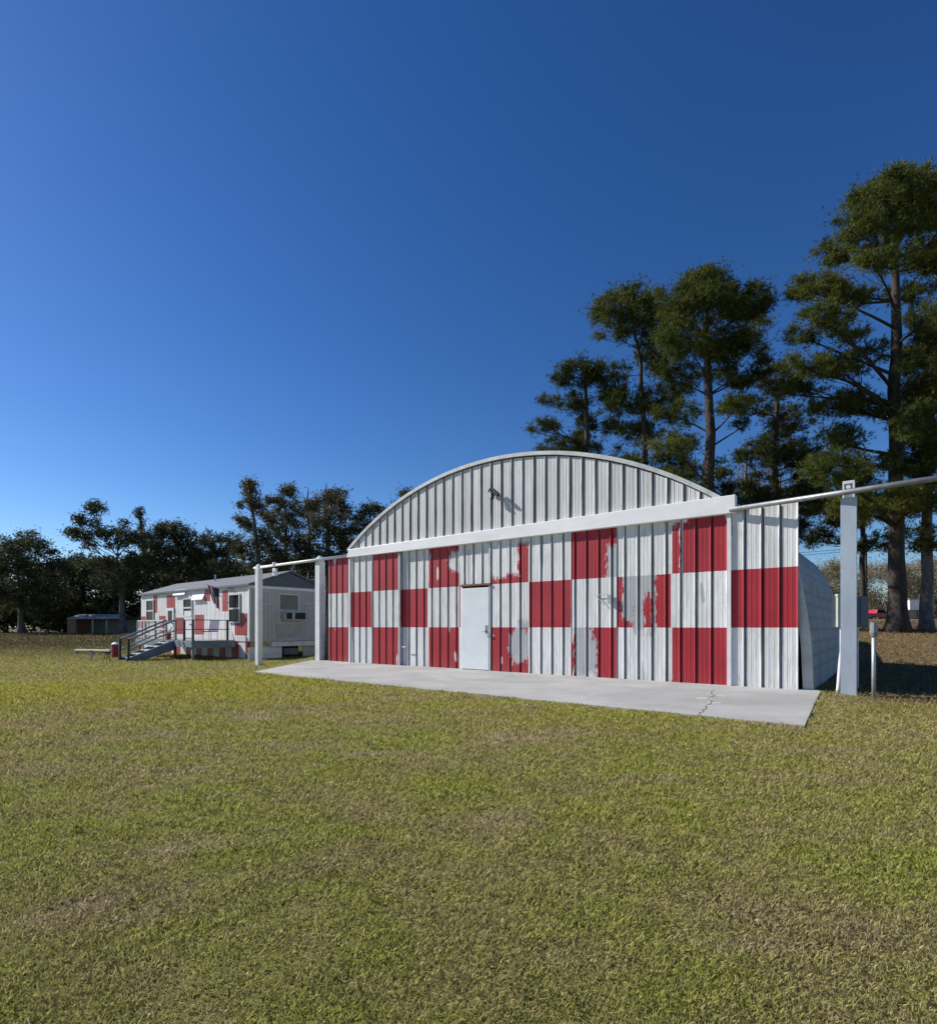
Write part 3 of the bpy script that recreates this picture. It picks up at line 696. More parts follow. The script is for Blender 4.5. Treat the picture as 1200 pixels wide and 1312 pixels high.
# doors on the side
x0, z0 = tside(224, 816); x1, _ = tside(213.5, 816)
d_ = MB().box((x0+.05, -.01, .95), (x1-.02, .05, 2.55)).build('door', M['white'], th); MB().box((x0+.25, .05, 1.75), (x1-.3, .06, 2.4)).build('window', M['glass'], d_); MB().sphere((x0+.16, .08, 1.7), .04).build('handle', M['black'], d_)
x0 = tside(247); x1 = tside(237)
d_ = MB().box((x0+.02, -.01, .95), (x1-.02, .05, 2.35)).build('door', M['white'], th); MB().sphere((x0+.14, .08, 1.65), .04).build('handle', M['black'], d_)
# hooded white canopies over the door and window
for a, b_, pt, pb in ((224, 239, 757, 762), (247.5, 262, 762, 768)):
    x1, z1 = tside(a, pt); x0 = tside(b_); z0 = tside((a+b_)/2, pb)[1]; z1 = z0+.28
    MB().add([(x0,0,z1),(x1,0,z1),(x1,.12,z0),(x0,.12,z0),(x0,0,z1-.04),(x1,0,z1-.04),(x1,.12,z0-.04),(x0,.12,z0-.04)], [(0,1,2,3),(7,6,5,4),(0,4,5,1),(1,5,6,2),(2,6,7,3),(3,7,4,0)]).build('canopy', M['beam'], th)
# end window with air conditioner, panel
ya, za = tend(358, 762); yb, zb = tend(381, 781)
w_ = MB().box((-.03, ya, zb), (-.014, yb, za)).build('window', mat('end_glass', (.09,.11,.10), .25), th)
f = MB(); lo, hi = min(ya, yb), max(ya, yb); f.box((-.05, lo-.06, zb-.7), (-.01, lo, za+.06)); f.box((-.05, hi, zb-.7), (-.01, hi+.06, za+.06)); f.box((-.05, lo, za), (-.01, hi, za+.06)); f.build('frame', M['trim'], w_)
ya, za = tend(360, 783.5); yb, zb = tend(386.5, 795)
lo, hi = min(ya, yb), max(ya, yb); ac = MB().box((-.38, lo, zb), (-.03, hi, za)).build('air_conditioner', M['acbody'], th, bevel=.01)
q_ = (hi-lo); s = MB(); s.box((-.392, lo+.04, zb+.05), (-.381, lo+q_*.55, za-.05)); s.box((-.392, lo+q_*.68, zb+.05), (-.381, hi-.05, za-.05)); s.build('grille', M['dark'], ac)
ya, za = tend(354, 800); yb, zb = tend(385, 816.5); lo, hi = min(ya, yb), max(ya, yb)
s = MB(); s.box((-.035, lo, zb), (-.013, hi, za)); s.build('access_panel', mat('panel_paint', (.40,.41,.37), .6), th, bevel=.004)
for a, b_ in ((334, 346), (389, 402)):
    ya, za = tend(a, 757); yb, zb = tend(b_, 774); lo, hi = min(ya, yb), max(ya, yb)
    s = MB(); t = .035
    s.box((-.03, lo, zb), (-.013, lo+t, za)); s.box((-.03, hi-t, zb), (-.013, hi, za)); s.box((-.03, lo+t, zb), (-.013, hi-t, zb+t)); s.box((-.03, lo+t, za-t), (-.013, hi-t, za)); s.build('vent_frame', M['trim'], th)
# end skirting: white ledge, panels, an opening with a dark recess
s = MB(); s.box((-.30, -TW, SK-.25), (-.015, -.95, SK-.04)); s.build('ledge', M['white'], th, bevel=.01)
yl = tend(359.5); yr2 = tend(386.5)
s = MB(); s.box((-.10, yl, .03), (-.06, .10, SK-.27)); s.box((-.14, yl, .30), (-.10, .16, .335)); s.build('skirt_panel', M['white'], th)
s = MB(); s.box((-.10, -TW, .03), (-.06, yr2, SK-.27)); s.build('skirt_panel', M['siding'], th)
s = MB(); s.box((.3, yr2, .03), (.34, yl, SK-.1)); s.build('recess', M['dark'], th)
s = MB(); s.box((-.04, yr2+.2, .18), (.2, yl-.15, .5)); s.build('step_box', M['greybox'], th, bevel=.02)
# roof vents
for x in (2.2, 6.5):
    MB().tube([(x, -TW/2+.5, RG-.2), (x, -TW/2+.5, RG+.25)], .05, 8).build('roof_vent', M['galv'], th)

# deck with stairs
DH = .9; DX0, DX1, DY = 1.2, 7.6, 2.0
dk = empty('wooden_deck', (T0.x, T0.y, TZ), TANG, 'grey wooden deck with thin rails along the checkered side of the mobile home', 'deck')
s = MB(); x = DX0
while x < DX1: s.box((x, .07, DH-.035), (min(x+.135, DX1), DY, DH)); x += .145
s.build('deck_floor', M['wood'], dk)
s = MB(); s.box((DX0-.04, .07, DH-.33), (DX0, DY+.04, DH-.02)); s.box((DX0, DY, DH-.28), (DX1, DY+.04, DH-.04)); s.build('rim_joist', M['bluewood'], dk)
for x in (DX0+.1, 3.1, 5.2, 7.4):
    MB().box((x-.05, DY-.12, -.05), (x+.05, DY-.02, DH-.04)).build('leg', M['redpaint'] if x == 3.1 else M['wood'], dk)
def rail(pts, par, m, w=.045, name='rail'):
    s = MB()
    for a, b_ in zip(pts, pts[1:]): s.beam(a, b_, w, w)
    return s.build(name, m, par)
RH = DH+.92
for x, y in ((DX0+.03, DY-.05), (2.1, DY-.05), (3.0, DY-.05), (4.05, DY-.05), (5.3, DY-.05), (6.5, DY-.05), (7.5, DY-.05), (DX0+.03, .4)):
    MB().box((x-.04, y-.04, DH), (x+.04, y+.04, RH)).build('rail_post', M['wood'] if x > 2.5 else M['black'], dk)
for z in (RH, DH+.5):
    rail([(DX0+.03, .3, z), (DX0+.03, DY-.05, z), (3.0, DY-.05, z)], dk, M['black'], .035)
    rail([(4.05, DY-.05, z), (7.5, DY-.05, z)], dk, M['trim'], .06)
rail([(4.05, DY-.05, DH+.25), (7.5, DY-.05, DH+.25)], dk, M['trim'], .06)
for i in range(16):
    x = 4.15+i*.215
    MB().box((x-.035, DY-.065, DH+.04), (x+.035, DY-.04, RH-.04)).build('picket', M['redpaint'] if i % 4 == 1 else M['white'], dk)
sx0, sx1, sy1 = 3.0, 4.0, 4.0
st = empty('wooden_stairs', (T0.x, T0.y, TZ), TANG, 'blue grey open wooden stairs descending from the deck onto the grass', 'stairs')
for x in (sx0, sx1):
    s = MB(); s.add([(x-.025, DY+.05, DH-.0), (x-.025, sy1, .12), (x-.025, sy1, -.1), (x-.025, sy1-.25, -.1), (x-.025, DY+.05, DH-.45),
                     (x+.025, DY+.05, DH-.0), (x+.025, sy1, .12), (x+.025, sy1, -.1), (x+.025, sy1-.25, -.1), (x+.025, DY+.05, DH-.45)],
                    [(0,1,2,3,4),(9,8,7,6,5),(0,5,6,1),(1,6,7,2),(2,7,8,3),(3,8,9,4),(4,9,5,0)])
    s.build('stringer', M['bluewood'], st)
for i in range(5):
    y = DY+.22+i*.36; z = DH-.14-i*.155
    MB().box((sx0+.03, y-.16, z), (sx1-.03, y+.14, z+.045)).build('step', M['trim'], st)
for x in (sx0, sx1):
    s = MB(); s.beam((x, DY, RH), (x, sy1-.1, .95), .05, .08); s.beam((x, DY, DH+.45), (x, sy1-.1, .5), .04, .06); s.build('handrail', M['bluewood'], st)
    MB().box((x-.045, sy1-.15, -.05), (x+.045, sy1-.06, 1.0)).build('newel_post', M['black'], st)
# flag on a slanting pole
fx, fz = tside(288, 756); r = empty('hanging_flag', (*tl(fx-.2, .1), TZ+fz), TANG, 'striped red and white flag with blue corner hanging limp from the house', 'flag')
s = MB(); s.tube([(0, -.1, -.55), (.25, .75, .25)], .018, 8); s.build('pole', M['white'], r)
nfx, nfz = 14, 18; vs = []; fs = []; ms = []
for j in range(nfz+1):
    for i in range(nfx+1):
        t = i/nfx; z = j/nfz
        vs.append((.05+.12*t+.05*math.sin(t*15+z*2), .2+.5*t*(1-.45*z)+.04*math.cos(t*13), .0+.2*t-1.05*z*(1-.25*t)))
for j in range(nfz):
    for i in range(nfx):
        fs.append((j*(nfx+1)+i, j*(nfx+1)+i+1, (j+1)*(nfx+1)+i+1, (j+1)*(nfx+1)+i)); ms.append(2 if (i < 6 and j < 8) else (i % 2))
s = MB(); s.v = vs; s.f = fs; s.m = ms; cl = s.build('cloth', [M['flagred'], M['flagwhite'], M['flagblue']], r, smooth=True)
so_ = cl.modifiers.new('thick', 'SOLIDIFY'); so_.thickness = .004
# small things on the deck
def local(x, y, z): q = tl(x, y); return (q.x, q.y, TZ+z)
r = empty('deck_chair', local(2.3, .7, DH), TANG+.5, 'white chair with red cushion on the deck near the flag', 'chair')
s = MB(); s.box((-.25,-.25,.38),(.25,.25,.42)); s.build('seat', M['redpaint'], r); s = MB(); s.add([(-.25,-.25,.42),(.25,-.25,.42),(.25,-.38,.95),(-.25,-.38,.95),(-.25,-.22,.42),(.25,-.22,.42),(.25,-.35,.95),(-.25,-.35,.95)], [(0,1,2,3),(7,6,5,4),(0,4,5,1),(1,5,6,2),(2,6,7,3),(3,7,4,0)]); s.build('backrest', M['white'], r)
for a in (-.22, .22):
    for b_ in (-.22, .22): MB().tube([(a, b_, 0), (a, b_, .38)], .018, 6).build('leg', M['white'], r)
r = empty('flower_pot', local(5.0, 1.5, DH), 0, 'red planter box with a sparse plant on the deck behind the railing', 'planter')
MB().tube([(0,0,0),(0,0,.3)], [.13,.18], 12).build('pot', M['redpaint'], r)
s = MB()
for i in range(18):
    a = random.random()*6.28; s.tube([(0,0,.25),(.12*math.cos(a),.12*math.sin(a),.45),(.22*math.cos(a),.22*math.sin(a),.5+.2*random.random())], [.012,.008,.002], 4)
s.build('foliage', M['oakleafb'], r)
# yard things left of the stairs
bp_ = P(148, 853, 21.8); gz0 = GZ(bp_.x, bp_.y)
def yard(px, Yd): x = (px-600)/F*Yd; return (x, Yd, GZ(x, Yd))
r = empty('fire_pit_barrel', yard(148.5, 27), 0, 'red metal barrel with white top left of the stairs', 'barrel')
s = MB(); s.tube([(0,0,0),(0,0,.02),(0,0,.22),(0,0,.23),(0,0,.25),(0,0,.44),(0,0,.45),(0,0,.47),(0,0,.66)], [.18,.19,.19,.2,.19,.19,.2,.19,.19], 20); s.build('drum', M['redpaint'], r)
s = MB(); s.tube([(0,0,.66),(0,0,.70),(0,0,.78)], [.2,.2,.08], 16); s.build('lid', M['white'], r)
r = empty('water_spigot', yard(117, 24), 0, 'small grey standpipe with a tap in the lawn', 'standpipe')
s = MB(); s.tube([(0,0,-.1),(0,0,.42)], .05, 10); s.build('pipe', M['galv'], r); s = MB(); s.tube([(0,0,.36),(.1,-.02,.4),(.14,-.02,.3)], .025, 8); s.box((-.12,-.03,.42),(.06,.03,.5)); s.build('tap', M['pipe'], r)
r = empty('yard_stool', yard(137, 24), 0, 'small dark stool on the lawn left of the stairs', 'stool')
s = MB(); s.tube([(0,0,.4),(0,0,.45)], .17, 14); s.build('seat', M['black'], r)
for a in range(3): MB().tube([(.06*math.cos(a*2.1),.06*math.sin(a*2.1),.4),(.15*math.cos(a*2.1),.15*math.sin(a*2.1),-.02)], .015, 6).build('leg', M['black'], r)
# rail fence piece and shed
a_ = yard(97, 30); b2 = yard(142, 29)
r = empty('hitching_rail', a_, 0, 'long pale wooden pole lying just above the grass before the open shed', 'rail')
d3 = Vector(b2)-Vector(a_); s = MB(); s.tube([(0,0,.22), (d3.x, d3.y, d3.z+.24)], .09, 8); s.build('pole', M['tan'], r)
for t in (.05, .5, .95): MB().tube([(d3.x*t, d3.y*t, d3.z*t-.1), (d3.x*t, d3.y*t, d3.z*t+.17)], .07, 6).build('post', M['wood'], r)
sx, sy = (88-600)/F*60, 60.0; gsh = GZ(sx, sy)
r = empty('open_shed', (sx, sy, gsh), R(-4), 'low open shed with grey metal roof and brick end wall at field edge', 'shed')
s = MB(); s.add([(-.1,-.4,1.95),(4.9,-.4,1.55),(4.9,3.0,1.55),(-.1,3.0,1.95)], []); W_ = 5.9
s = MB(); s.add([(.15,-.45,1.62),(W_+.35,-.45,1.62),(W_-.1,1.2,2.1),(.25,1.2,2.1),(.15,-.45,1.70),(W_+.35,-.45,1.70),(W_-.1,1.2,2.18),(.25,1.2,2.18),(.2,3.2,1.65),(W_+.3,3.2,1.65)], [(0,1,2,3),(7,6,5,4),(0,4,5,1),(0,3,7,4),(1,5,6,2),(3,2,9,8),(7,8,9,6)]); s.build('roof', M['tin'], r)
s = MB(); s.add([(0,-.2,0),(0,-.2,1.6),(.0,1.3,2.05),(0,3.1,1.6),(0,3.1,0),(.2,-.2,0),(.2,-.2,1.6),(.2,1.3,2.05),(.2,3.1,1.6),(.2,3.1,0)], [(4,3,2,1,0),(5,6,7,8,9),(0,1,6,5),(1,2,7,6),(2,3,8,7),(3,4,9,8)])
s.box((.2, -.2, 0), (1.0, 0, 1.6)); s.build('brick_wall', M['brick'], r)
MB().box((.2, 2.9, 0), (W_+.2, 3.05, 1.6)).build('back_wall', M['wood'], r)
for x in (2.9, 4.5): MB().box((x-.07, -.2, 0), (x+.07, -.05, 1.62)).build('post', M['tan'], r)
MB().box((.9,-.25,-.3),(W_+.3,3.0,.06)).build('floor_slab', M['concrete'], r)

# ------------------------------------------------------------------ trees
GID = [0]
def ell(cx, cy, rx, ry, n, r0, r1=None):
    out = []; GID[0] += 1
    for _ in range(int(n*1.55)):
        a = random.random()*6.283; t = math.sqrt(random.random()); out.append((cx+rx*t*math.cos(a), cy+ry*t*math.sin(a), random.uniform(r0*.8, (r1 or r0*1.4)), GID[0], cx, cy, max(rx, ry)))
    return out
DEN = {'pine': 2.3, 'oak': 4.5, 'mass': 2.2, 'brush': 9}
def foliage(centres, style, per):
    """centres: list of (Vector, radius). returns verts, faces(k), rnd"""
    Vs = []; Rn = []
    for c, r in centres:
        n = max(8, int(per*DEN[style]*(r**1.6)))
        if style == 'pine':
            # tufts of thin needles pointing out and up
            d = NP.normal(size=(n, 3)); d /= np.linalg.norm(d, axis=1)[:,None]
            r = r*.86; rad = r*(.1+.95*np.abs(NP.normal(0, .62, n))); p = d*rad[:,None]*np.array([1.25, 1.25, .85])+np.array(c)
            K = 7; out = d*.6+np.array([0,0,.5]); out = np.repeat(out, K, 0)+NP.normal(size=(n*K, 3))*.62; out /= np.linalg.norm(out, axis=1)[:,None]
            L = NP.uniform(.14, .30, n*K)[:,None]; b = np.repeat(p, K, 0); w = np.cross(out, NP.normal(size=(n*K, 3))); w /= np.linalg.norm(w, axis=1)[:,None]
            w *= .015; tri = np.stack([b-w, b+w, b+out*L], 1); Vs.append(tri.reshape(-1, 3)); Rn.append(np.repeat(np.repeat(NP.random(n), K), 3))
        else:
            d = NP.normal(size=(n, 3)); d /= np.linalg.norm(d, axis=1)[:,None]
            rad = r*(.15+.95*np.abs(NP.normal(0, .6, n))); p = d*rad[:,None]*np.array([1.2, 1.2, .85])+np.array(c)
            s = {'oak': .145, 'mass': .30, 'brush': .15}[style]
            K = 3; p = np.repeat(p, K, 0)+NP.normal(size=(n*K, 3))*.14
            a = NP.normal(size=(n*K, 3)); a /= np.linalg.norm(a, axis=1)[:,None]; b = np.cross(a, NP.normal(size=(n*K, 3))); b /= np.linalg.norm(b, axis=1)[:,None]
            S = NP.uniform(.6, 1.3, n*K)[:,None]*s
            tri = np.stack([p-a*S, p+b*S*.7, p+a*S], 1); Vs.append(tri.reshape(-1, 3)); Rn.append(np.repeat(np.repeat(NP.random(n), K), 3))
    V = np.concatenate(Vs); n = len(V)//3
    return V, np.arange(n*3).reshape(n, 3), np.concatenate(Rn)
def bez(a, b, c, n=6):
    return [a*(1-t)**2+b*2*t*(1-t)+c*t*t for t in [i/n for i in range(n+1)]]
def tree(name, label, cat, Yd, spine, widths, clumps, style, leafm, barkm, group, per=60, depth=None, limb=.3, rise=.25, twigs=0, sag=0):
    """spine: image points of the trunk (bottom first) at distance Yd; clumps (px,py,rpx)"""
    sp = [P(x, y, Yd) for x, y in spine]; x0, y0 = sp[0].x, Yd; g0 = GZ(x0, y0)-.15; sp[0].z = g0
    root = empty(name, (x0, y0, g0), 0, label, cat, group); o = Vector((x0, y0, g0))
    # smooth spine
    pts = []; rr = []
    for i in range(len(sp)-1):
        for k in range(6):
            t = k/6; p = sp[i].lerp(sp[i+1], t); p += Vector((n2(p.z, i+x0, .35, 1), n2(p.z, i+x0, .35, 7), 0))*.12*(1 if p.z > g0+1 else .2); pts.append(p); rr.append(widths[i]*(1-t)+widths[i+1]*t)
    pts.append(sp[-1]); rr.append(widths[-1])
    rad = [w/2/F*Yd for w in rr]; rad[0] *= 1.5; rad[1] *= 1.12
    tb = MB(); tb.tube([p-o for p in pts], rad, 12)
    cs = []
    dep = depth or (max(c[0] for c in clumps)-min(c[0] for c in clumps))*.30/F*Yd
    gs_ = {}
    for c in clumps: gs_.setdefault(c[3], []).append(c)
    for gl in gs_.values():
        _, _, _, _, gcx, gcy, grx = gl[0]; gr_ = grx/F*Yd
        yo = random.uniform(-1, 1)*dep*.9; H = P(gcx, gcy+grx*.25, Yd+yo)
        h = H.z-rise*Vector((H.x-x0, yo)).length
        q = min(pts, key=lambda s_: abs(s_.z-max(h, pts[len(pts)//4].z))); i = pts.index(q); r0 = min(rad[i]*limb*.75, .10)
        L = [q]
        if (H-q).length > .4:
            m_ = q.lerp(H, .5)+Vector((0, 0, (.06-sag)*(H-q).length))+Vector([random.gauss(0, .07)*(H-q).length for _ in range(3)])
            L = bez(q, m_, H, 6); tb.tube([v-o for v in L], [r0*(1-.8*j_/6)+.01 for j_ in range(7)], 6, cap=False)
        for (px, py, r, *_r) in gl:
            p = P(px, py, Yd+yo+random.uniform(-1, 1)*gr_*.9); rw_ = r/F*Yd; cs.append((p, rw_))
            b0 = L[-1] if len(L) < 3 else random.choice(L[3:]); m_ = b0.lerp(p, .5)+Vector((random.gauss(0, .1), random.gauss(0, .1), random.gauss(.05, .12)))*(p-b0).length
            LL = bez(b0, m_, p, 4); rb = .028 if style == 'bare' else min(.035, .012*Yd/20)
            tb.tube([v-o for v in LL], [rb*(1-.7*j_/4) for j_ in range(5)], 4, cap=False)
            for _ in range(twigs):
                t0 = random.randint(1, 3); e_ = LL[t0]+Vector((random.gauss(0, .8), random.gauss(0, .8), random.gauss(.6, .6)))*rw_*1.3
                tb.tube([LL[t0]-o, LL[t0].lerp(e_, .5)-o+Vector((0,0,.08)), e_-o], [.018, .012, .005], 3, cap=False)
    tb.build('trunk', barkm, root, smooth=True)
    if style != 'bare':
        V, Fc, rn = foliage([(c-o, r) for c, r in cs], style, per); npmesh('crown', V, Fc, leafm, root, {'rnd': rn})
    return root
PG = 'pines behind the hangar'
# small pine at the left
tree('pine_tree', 'smallest pine above the hangar roof, leftmost, with flat spread tiers', 'pine tree', 37, [(752,790),(751,640),(751,560),(748,465)], [13,9,7,3],
     ell(748,478,26,16,14,10)+ell(722,486,14,10,5,8)+ell(780,500,22,22,10,9)+ell(735,515,25,10,8,9)+ell(702,512,18,5,5,7)+ell(695,548,18,8,7,8)+ell(765,545,30,16,12,9)+ell(725,560,28,12,10,9)+ell(715,578,32,8,9,8)+ell(760,580,35,14,12,9),
     'pine', M['needled'], M['bark'], PG, per=78)
tree('pine_tree', 'leaning yellow green pine between the smallest pine and the tall round one', 'pine tree', 35, [(827,790),(827,640),(825,540),(820,470),(808,400)], [12,9,7,5,2],
     ell(790,392,32,16,16,10)+ell(765,400,10,12,5,8)+ell(815,380,28,14,12,10)+ell(790,425,28,16,10,9)+ell(835,410,26,24,18,11)+ell(845,450,28,28,20,11)+ell(790,480,20,14,7,8)+ell(800,515,28,18,14,10)+ell(845,510,30,22,16,11)+ell(820,555,30,14,14,10)+ell(815,600,36,16,18,10)+ell(860,590,24,20,12,10)+ell(835,640,40,20,16,11),
     'pine', M['needle'], M['bark'], PG, per=72)
tree('pine_tree', 'tall round crowned pine standing directly behind the right of the arch', 'pine tree', 32, [(912,790),(910,640),(908,540),(905,440),(905,365)], [18,14,11,8,3],
     ell(910,362,34,15,20,11)+ell(870,385,28,20,18,11)+ell(930,392,42,26,30,12)+ell(968,385,22,22,12,10)+ell(870,430,26,28,18,11)+ell(920,440,40,24,24,12)+ell(968,430,20,28,14,10)+ell(880,485,30,18,14,11)+ell(945,480,32,20,16,11)+ell(975,470,12,16,5,9)+ell(870,530,30,14,12,10)+ell(940,520,22,12,7,9)+ell(865,570,30,16,12,10)+ell(890,610,36,16,14,10)+ell(840,620,30,16,12,10)+ell(950,545,12,8,3,8)+ell(925,600,14,12,4,8),
     'pine', M['needle'], M['bark'], PG, per=70, rise=.55)
tree('pine_tree', 'dark shaded pine between the round crowned pine and the giant one', 'pine tree', 36, [(994,790),(993,650),(992,560),(994,485)], [13,10,8,3],
     ell(1000,490,30,20,16,10)+ell(965,525,22,16,10,9)+ell(1005,540,36,18,18,10)+ell(980,580,34,20,18,10)+ell(1025,590,26,24,18,11)+ell(985,625,36,18,18,10)+ell(1035,640,28,20,16,10)+ell(955,600,14,30,8,8)+ell(970,660,36,24,18,11)+ell(1010,680,34,20,16,11)+ell(925,640,24,20,10,10)+ell(960,690,40,16,14,11)+ell(1040,600,26,26,12,11),
     'pine', M['needled'], M['bark'], PG, per=70)
tree('pine_tree', 'giant pine with thick trunk and highest crown at the right', 'pine tree', 28.5, [(1150,808),(1148,700),(1147,560),(1148,440),(1146,330),(1160,235)], [23,17,15,12,8,3],
     ell(1170,232,42,20,30,12)+ell(1120,255,32,20,20,12)+ell(1190,275,40,26,26,13)+ell(1095,290,30,20,18,11)+ell(1145,290,34,20,18,12)+ell(1070,325,26,16,14,10)+ell(1115,330,34,18,16,11)+ell(1190,330,36,24,20,12)+
     ell(1045,368,32,16,18,10)+ell(1022,378,14,10,6,8)+ell(1090,372,28,16,14,11)+ell(1165,375,30,16,10,11)+ell(1060,405,32,12,14,10)+ell(1030,428,20,12,9,9)+ell(1090,430,24,14,8,9)+ell(1040,468,34,14,14,10)+ell(1080,470,28,16,12,10)+ell(1120,450,20,14,6,9)+
     ell(1015,500,26,16,12,9)+ell(1065,515,36,18,18,11)+ell(1110,520,30,20,14,10)+ell(1075,560,34,16,14,10)+ell(1120,590,30,16,10,9)+ell(1190,400,36,20,14,11)+ell(1215,310,30,60,24,13)+ell(1190,470,40,26,18,11)+ell(1100,620,26,12,7,9)+ell(1180,540,36,24,14,11)+ell(1235,420,30,50,14,12)+ell(1065,600,34,20,18,11)+ell(1100,650,36,18,18,11)+ell(1160,640,26,24,14,11),
     'pine', M['needle'], M['bark'], PG, per=66, rise=.35, limb=.4)
tree('pine_tree', 'pine with pale slim trunk cut by the right edge of the photo', 'pine tree', 30, [(1187,796),(1186,700),(1188,600),(1192,500),(1196,420)], [14,12,10,8,3],
     ell(1190,425,28,14,16,10)+ell(1180,460,32,16,18,11)+ell(1195,500,36,20,22,12)+ell(1165,530,26,18,14,10)+ell(1200,560,38,22,22,12)+ell(1170,590,32,20,18,11)+ell(1205,630,34,22,18,11)+ell(1165,640,26,16,12,10)+ell(1180,690,36,16,14,10)+ell(1230,480,30,60,18,12),
     'pine', M['needle'], M['oakbark'], PG, per=70)
tree('pine_tree', 'low dark pine seen between the hangar and the thick post', 'pine tree', 40, [(1105,790),(1105,720),(1104,650),(1100,590)], [7,6,5,3],
     ell(1075,655,38,18,18,10)+ell(1110,650,32,24,20,10)+ell(1060,690,30,12,10,8)+ell(1115,700,24,12,8,8)+ell(1085,620,34,18,14,10)+ell(1045,640,20,22,10,9)+ell(1140,680,20,16,7,9),
     'pine', M['needled'], M['bark'], PG, per=75)
BG = 'bare trees among the pines'
for px, top, Yd, lab in ((958, 575, 40, 'leafless grey tree with fine twigs right of the round crowned pine'), (1000, 600, 44, 'leafless twiggy tree just above the right shoulder of the arch')):
    tree('bare_tree', lab, 'bare tree', Yd, [(px,790),(px+2,690),(px-3,630),(px,top)], [7,5,4,1.5], ell(px, top+45, 36, 42, 26, 10), 'bare', None, M['twig'], BG, twigs=7, rise=.9)

OG = 'oaks along the field edge'
def oak(label, Yd, px, spine, cl, lm='oakleaf', bw=8, per=16, name='oak_tree', cat='oak tree', **k):
    w = [bw]+[max(2, bw*(1-.8*(i+1)/len(spine))) for i in range(len(spine))]
    return tree(name, label, cat, Yd, [(px, 800)]+spine, w, cl, 'oak', M[lm], M['oakbark'], OG, per=per, limb=.5, rise=.5, **k)
oak('broad dark oak at the left edge of the photo', 62, 28, [(26,765),(22,735),(25,700)],
    ell(12,700,26,12,14,8)+ell(45,692,22,10,12,8)+ell(60,705,14,9,6,7)+ell(20,725,34,12,14,9)+ell(66,730,20,10,8,8)+ell(10,755,34,16,16,9)+ell(50,765,34,20,20,10)+ell(-25,720,30,30,16,10))
oak('low dark oak filling the gap above the open shed', 66, 88, [(88,770),(90,740)],
    ell(90,735,30,14,16,9)+ell(105,755,34,20,22,10)+ell(70,765,26,20,14,10)+ell(97,716,12,6,5,6)+ell(80,722,14,7,5,6))
oak('sprawling oak with long bare forked limbs and tufted tips left of the mobile home', 58, 158, [(156,765),(152,735),(150,712)],
    ell(123,652,9,8,9,6)+ell(104,665,8,6,6,6)+ell(118,670,8,6,5,5)+ell(96,684,9,6,7,6)+ell(110,687,10,4,5,6)+ell(132,683,10,6,7,6)+ell(112,698,10,4,4,5)+ell(150,684,10,6,6,6)+ell(160,670,4,6,3,5)+ell(152,697,14,5,7,6)+ell(168,688,12,8,8,6)+ell(130,720,24,6,9,7)+ell(150,745,30,14,18,9)+ell(175,715,14,14,9,8),
    sag=-.05)
oak('dark oak with a thin spike of foliage rising at its top', 60, 188, [(187,760),(184,715),(180,670),(178,655)],
    ell(178,657,5,5,5,5)+ell(181,672,3,7,4,4)+ell(186,695,14,10,10,7)+ell(200,712,16,18,14,9)+ell(182,735,24,16,14,9)+ell(205,685,12,10,7,7))
oak('rounded oak directly behind the left end of the mobile home roof', 64, 226, [(226,760),(228,720),(228,690)],
    ell(224,680,18,10,12,7)+ell(238,690,16,12,9,8)+ell(215,700,20,14,12,8)+ell(245,712,18,16,12,9)+ell(225,735,32,16,20,9)+ell(212,675,9,5,5,6))
oak('oak of mid height behind the mobile home roof, loose topped', 62, 278, [(278,760),(276,720),(272,690)],
    ell(270,690,16,10,9,7)+ell(290,700,18,14,12,8)+ell(262,710,18,14,12,8)+ell(282,735,30,16,20,9)+ell(300,690,12,10,6,7))
oak('tall narrow tree with one dark rounded tuft on top of a leaning trunk', 56, 336, [(334,760),(330,700),(322,650),(320,622)],
    ell(320,625,9,10,12,6)+ell(326,642,10,8,9,6)+ell(311,646,6,4,3,5)+ell(333,655,8,8,5,6)+ell(316,672,12,8,6,6)+ell(306,668,8,5,4,5)+ell(340,690,14,14,9,7)+ell(320,705,18,14,12,8)+ell(345,720,22,18,16,9), 'oakleafb', bw=9)
oak('full crowned brownish oak right of the tall narrow tree', 60, 368, [(368,760),(366,700),(366,650)],
    ell(372,632,10,8,8,6)+ell(352,640,9,7,6,6)+ell(370,655,20,14,18,7)+ell(350,665,12,14,8,7)+ell(372,685,22,18,18,8)+ell(378,715,24,16,16,9), 'oakleafb', bw=10)
oak('tall brownish oak above the gap between the mobile home and hangar', 57, 424, [(424,760),(420,700),(418,655)],
    ell(430,636,16,9,16,6)+ell(404,648,12,9,9,7)+ell(440,652,10,12,8,7)+ell(418,665,24,14,18,8)+ell(412,695,26,18,18,8)+ell(438,690,18,18,12,8)+ell(420,725,28,16,18,9), 'oakleafb', bw=10)
oak('dark oak right beside the left shoulder of the arch', 60, 474, [(474,760),(474,700),(474,665)],
    ell(472,652,12,8,10,6)+ell(488,660,12,8,7,7)+ell(465,672,16,12,12,8)+ell(490,685,20,16,12,8)+ell(462,705,22,14,12,9)+ell(480,735,26,16,12,9))
oak('small tree tuft peeking over the left slope of the arch', 60, 524, [(524,760),(524,690),(522,645)],
    ell(518,632,8,5,6,6)+ell(530,634,8,5,6,6)+ell(520,650,14,10,8,7)+ell(525,680,20,20,10,9))
oak('dark low oak behind the middle of the mobile home roof', 68, 255, [(255,765),(256,735)], ell(255,725,26,16,16,9)+ell(310,735,30,14,14,9)+ell(250,750,40,14,18,9))
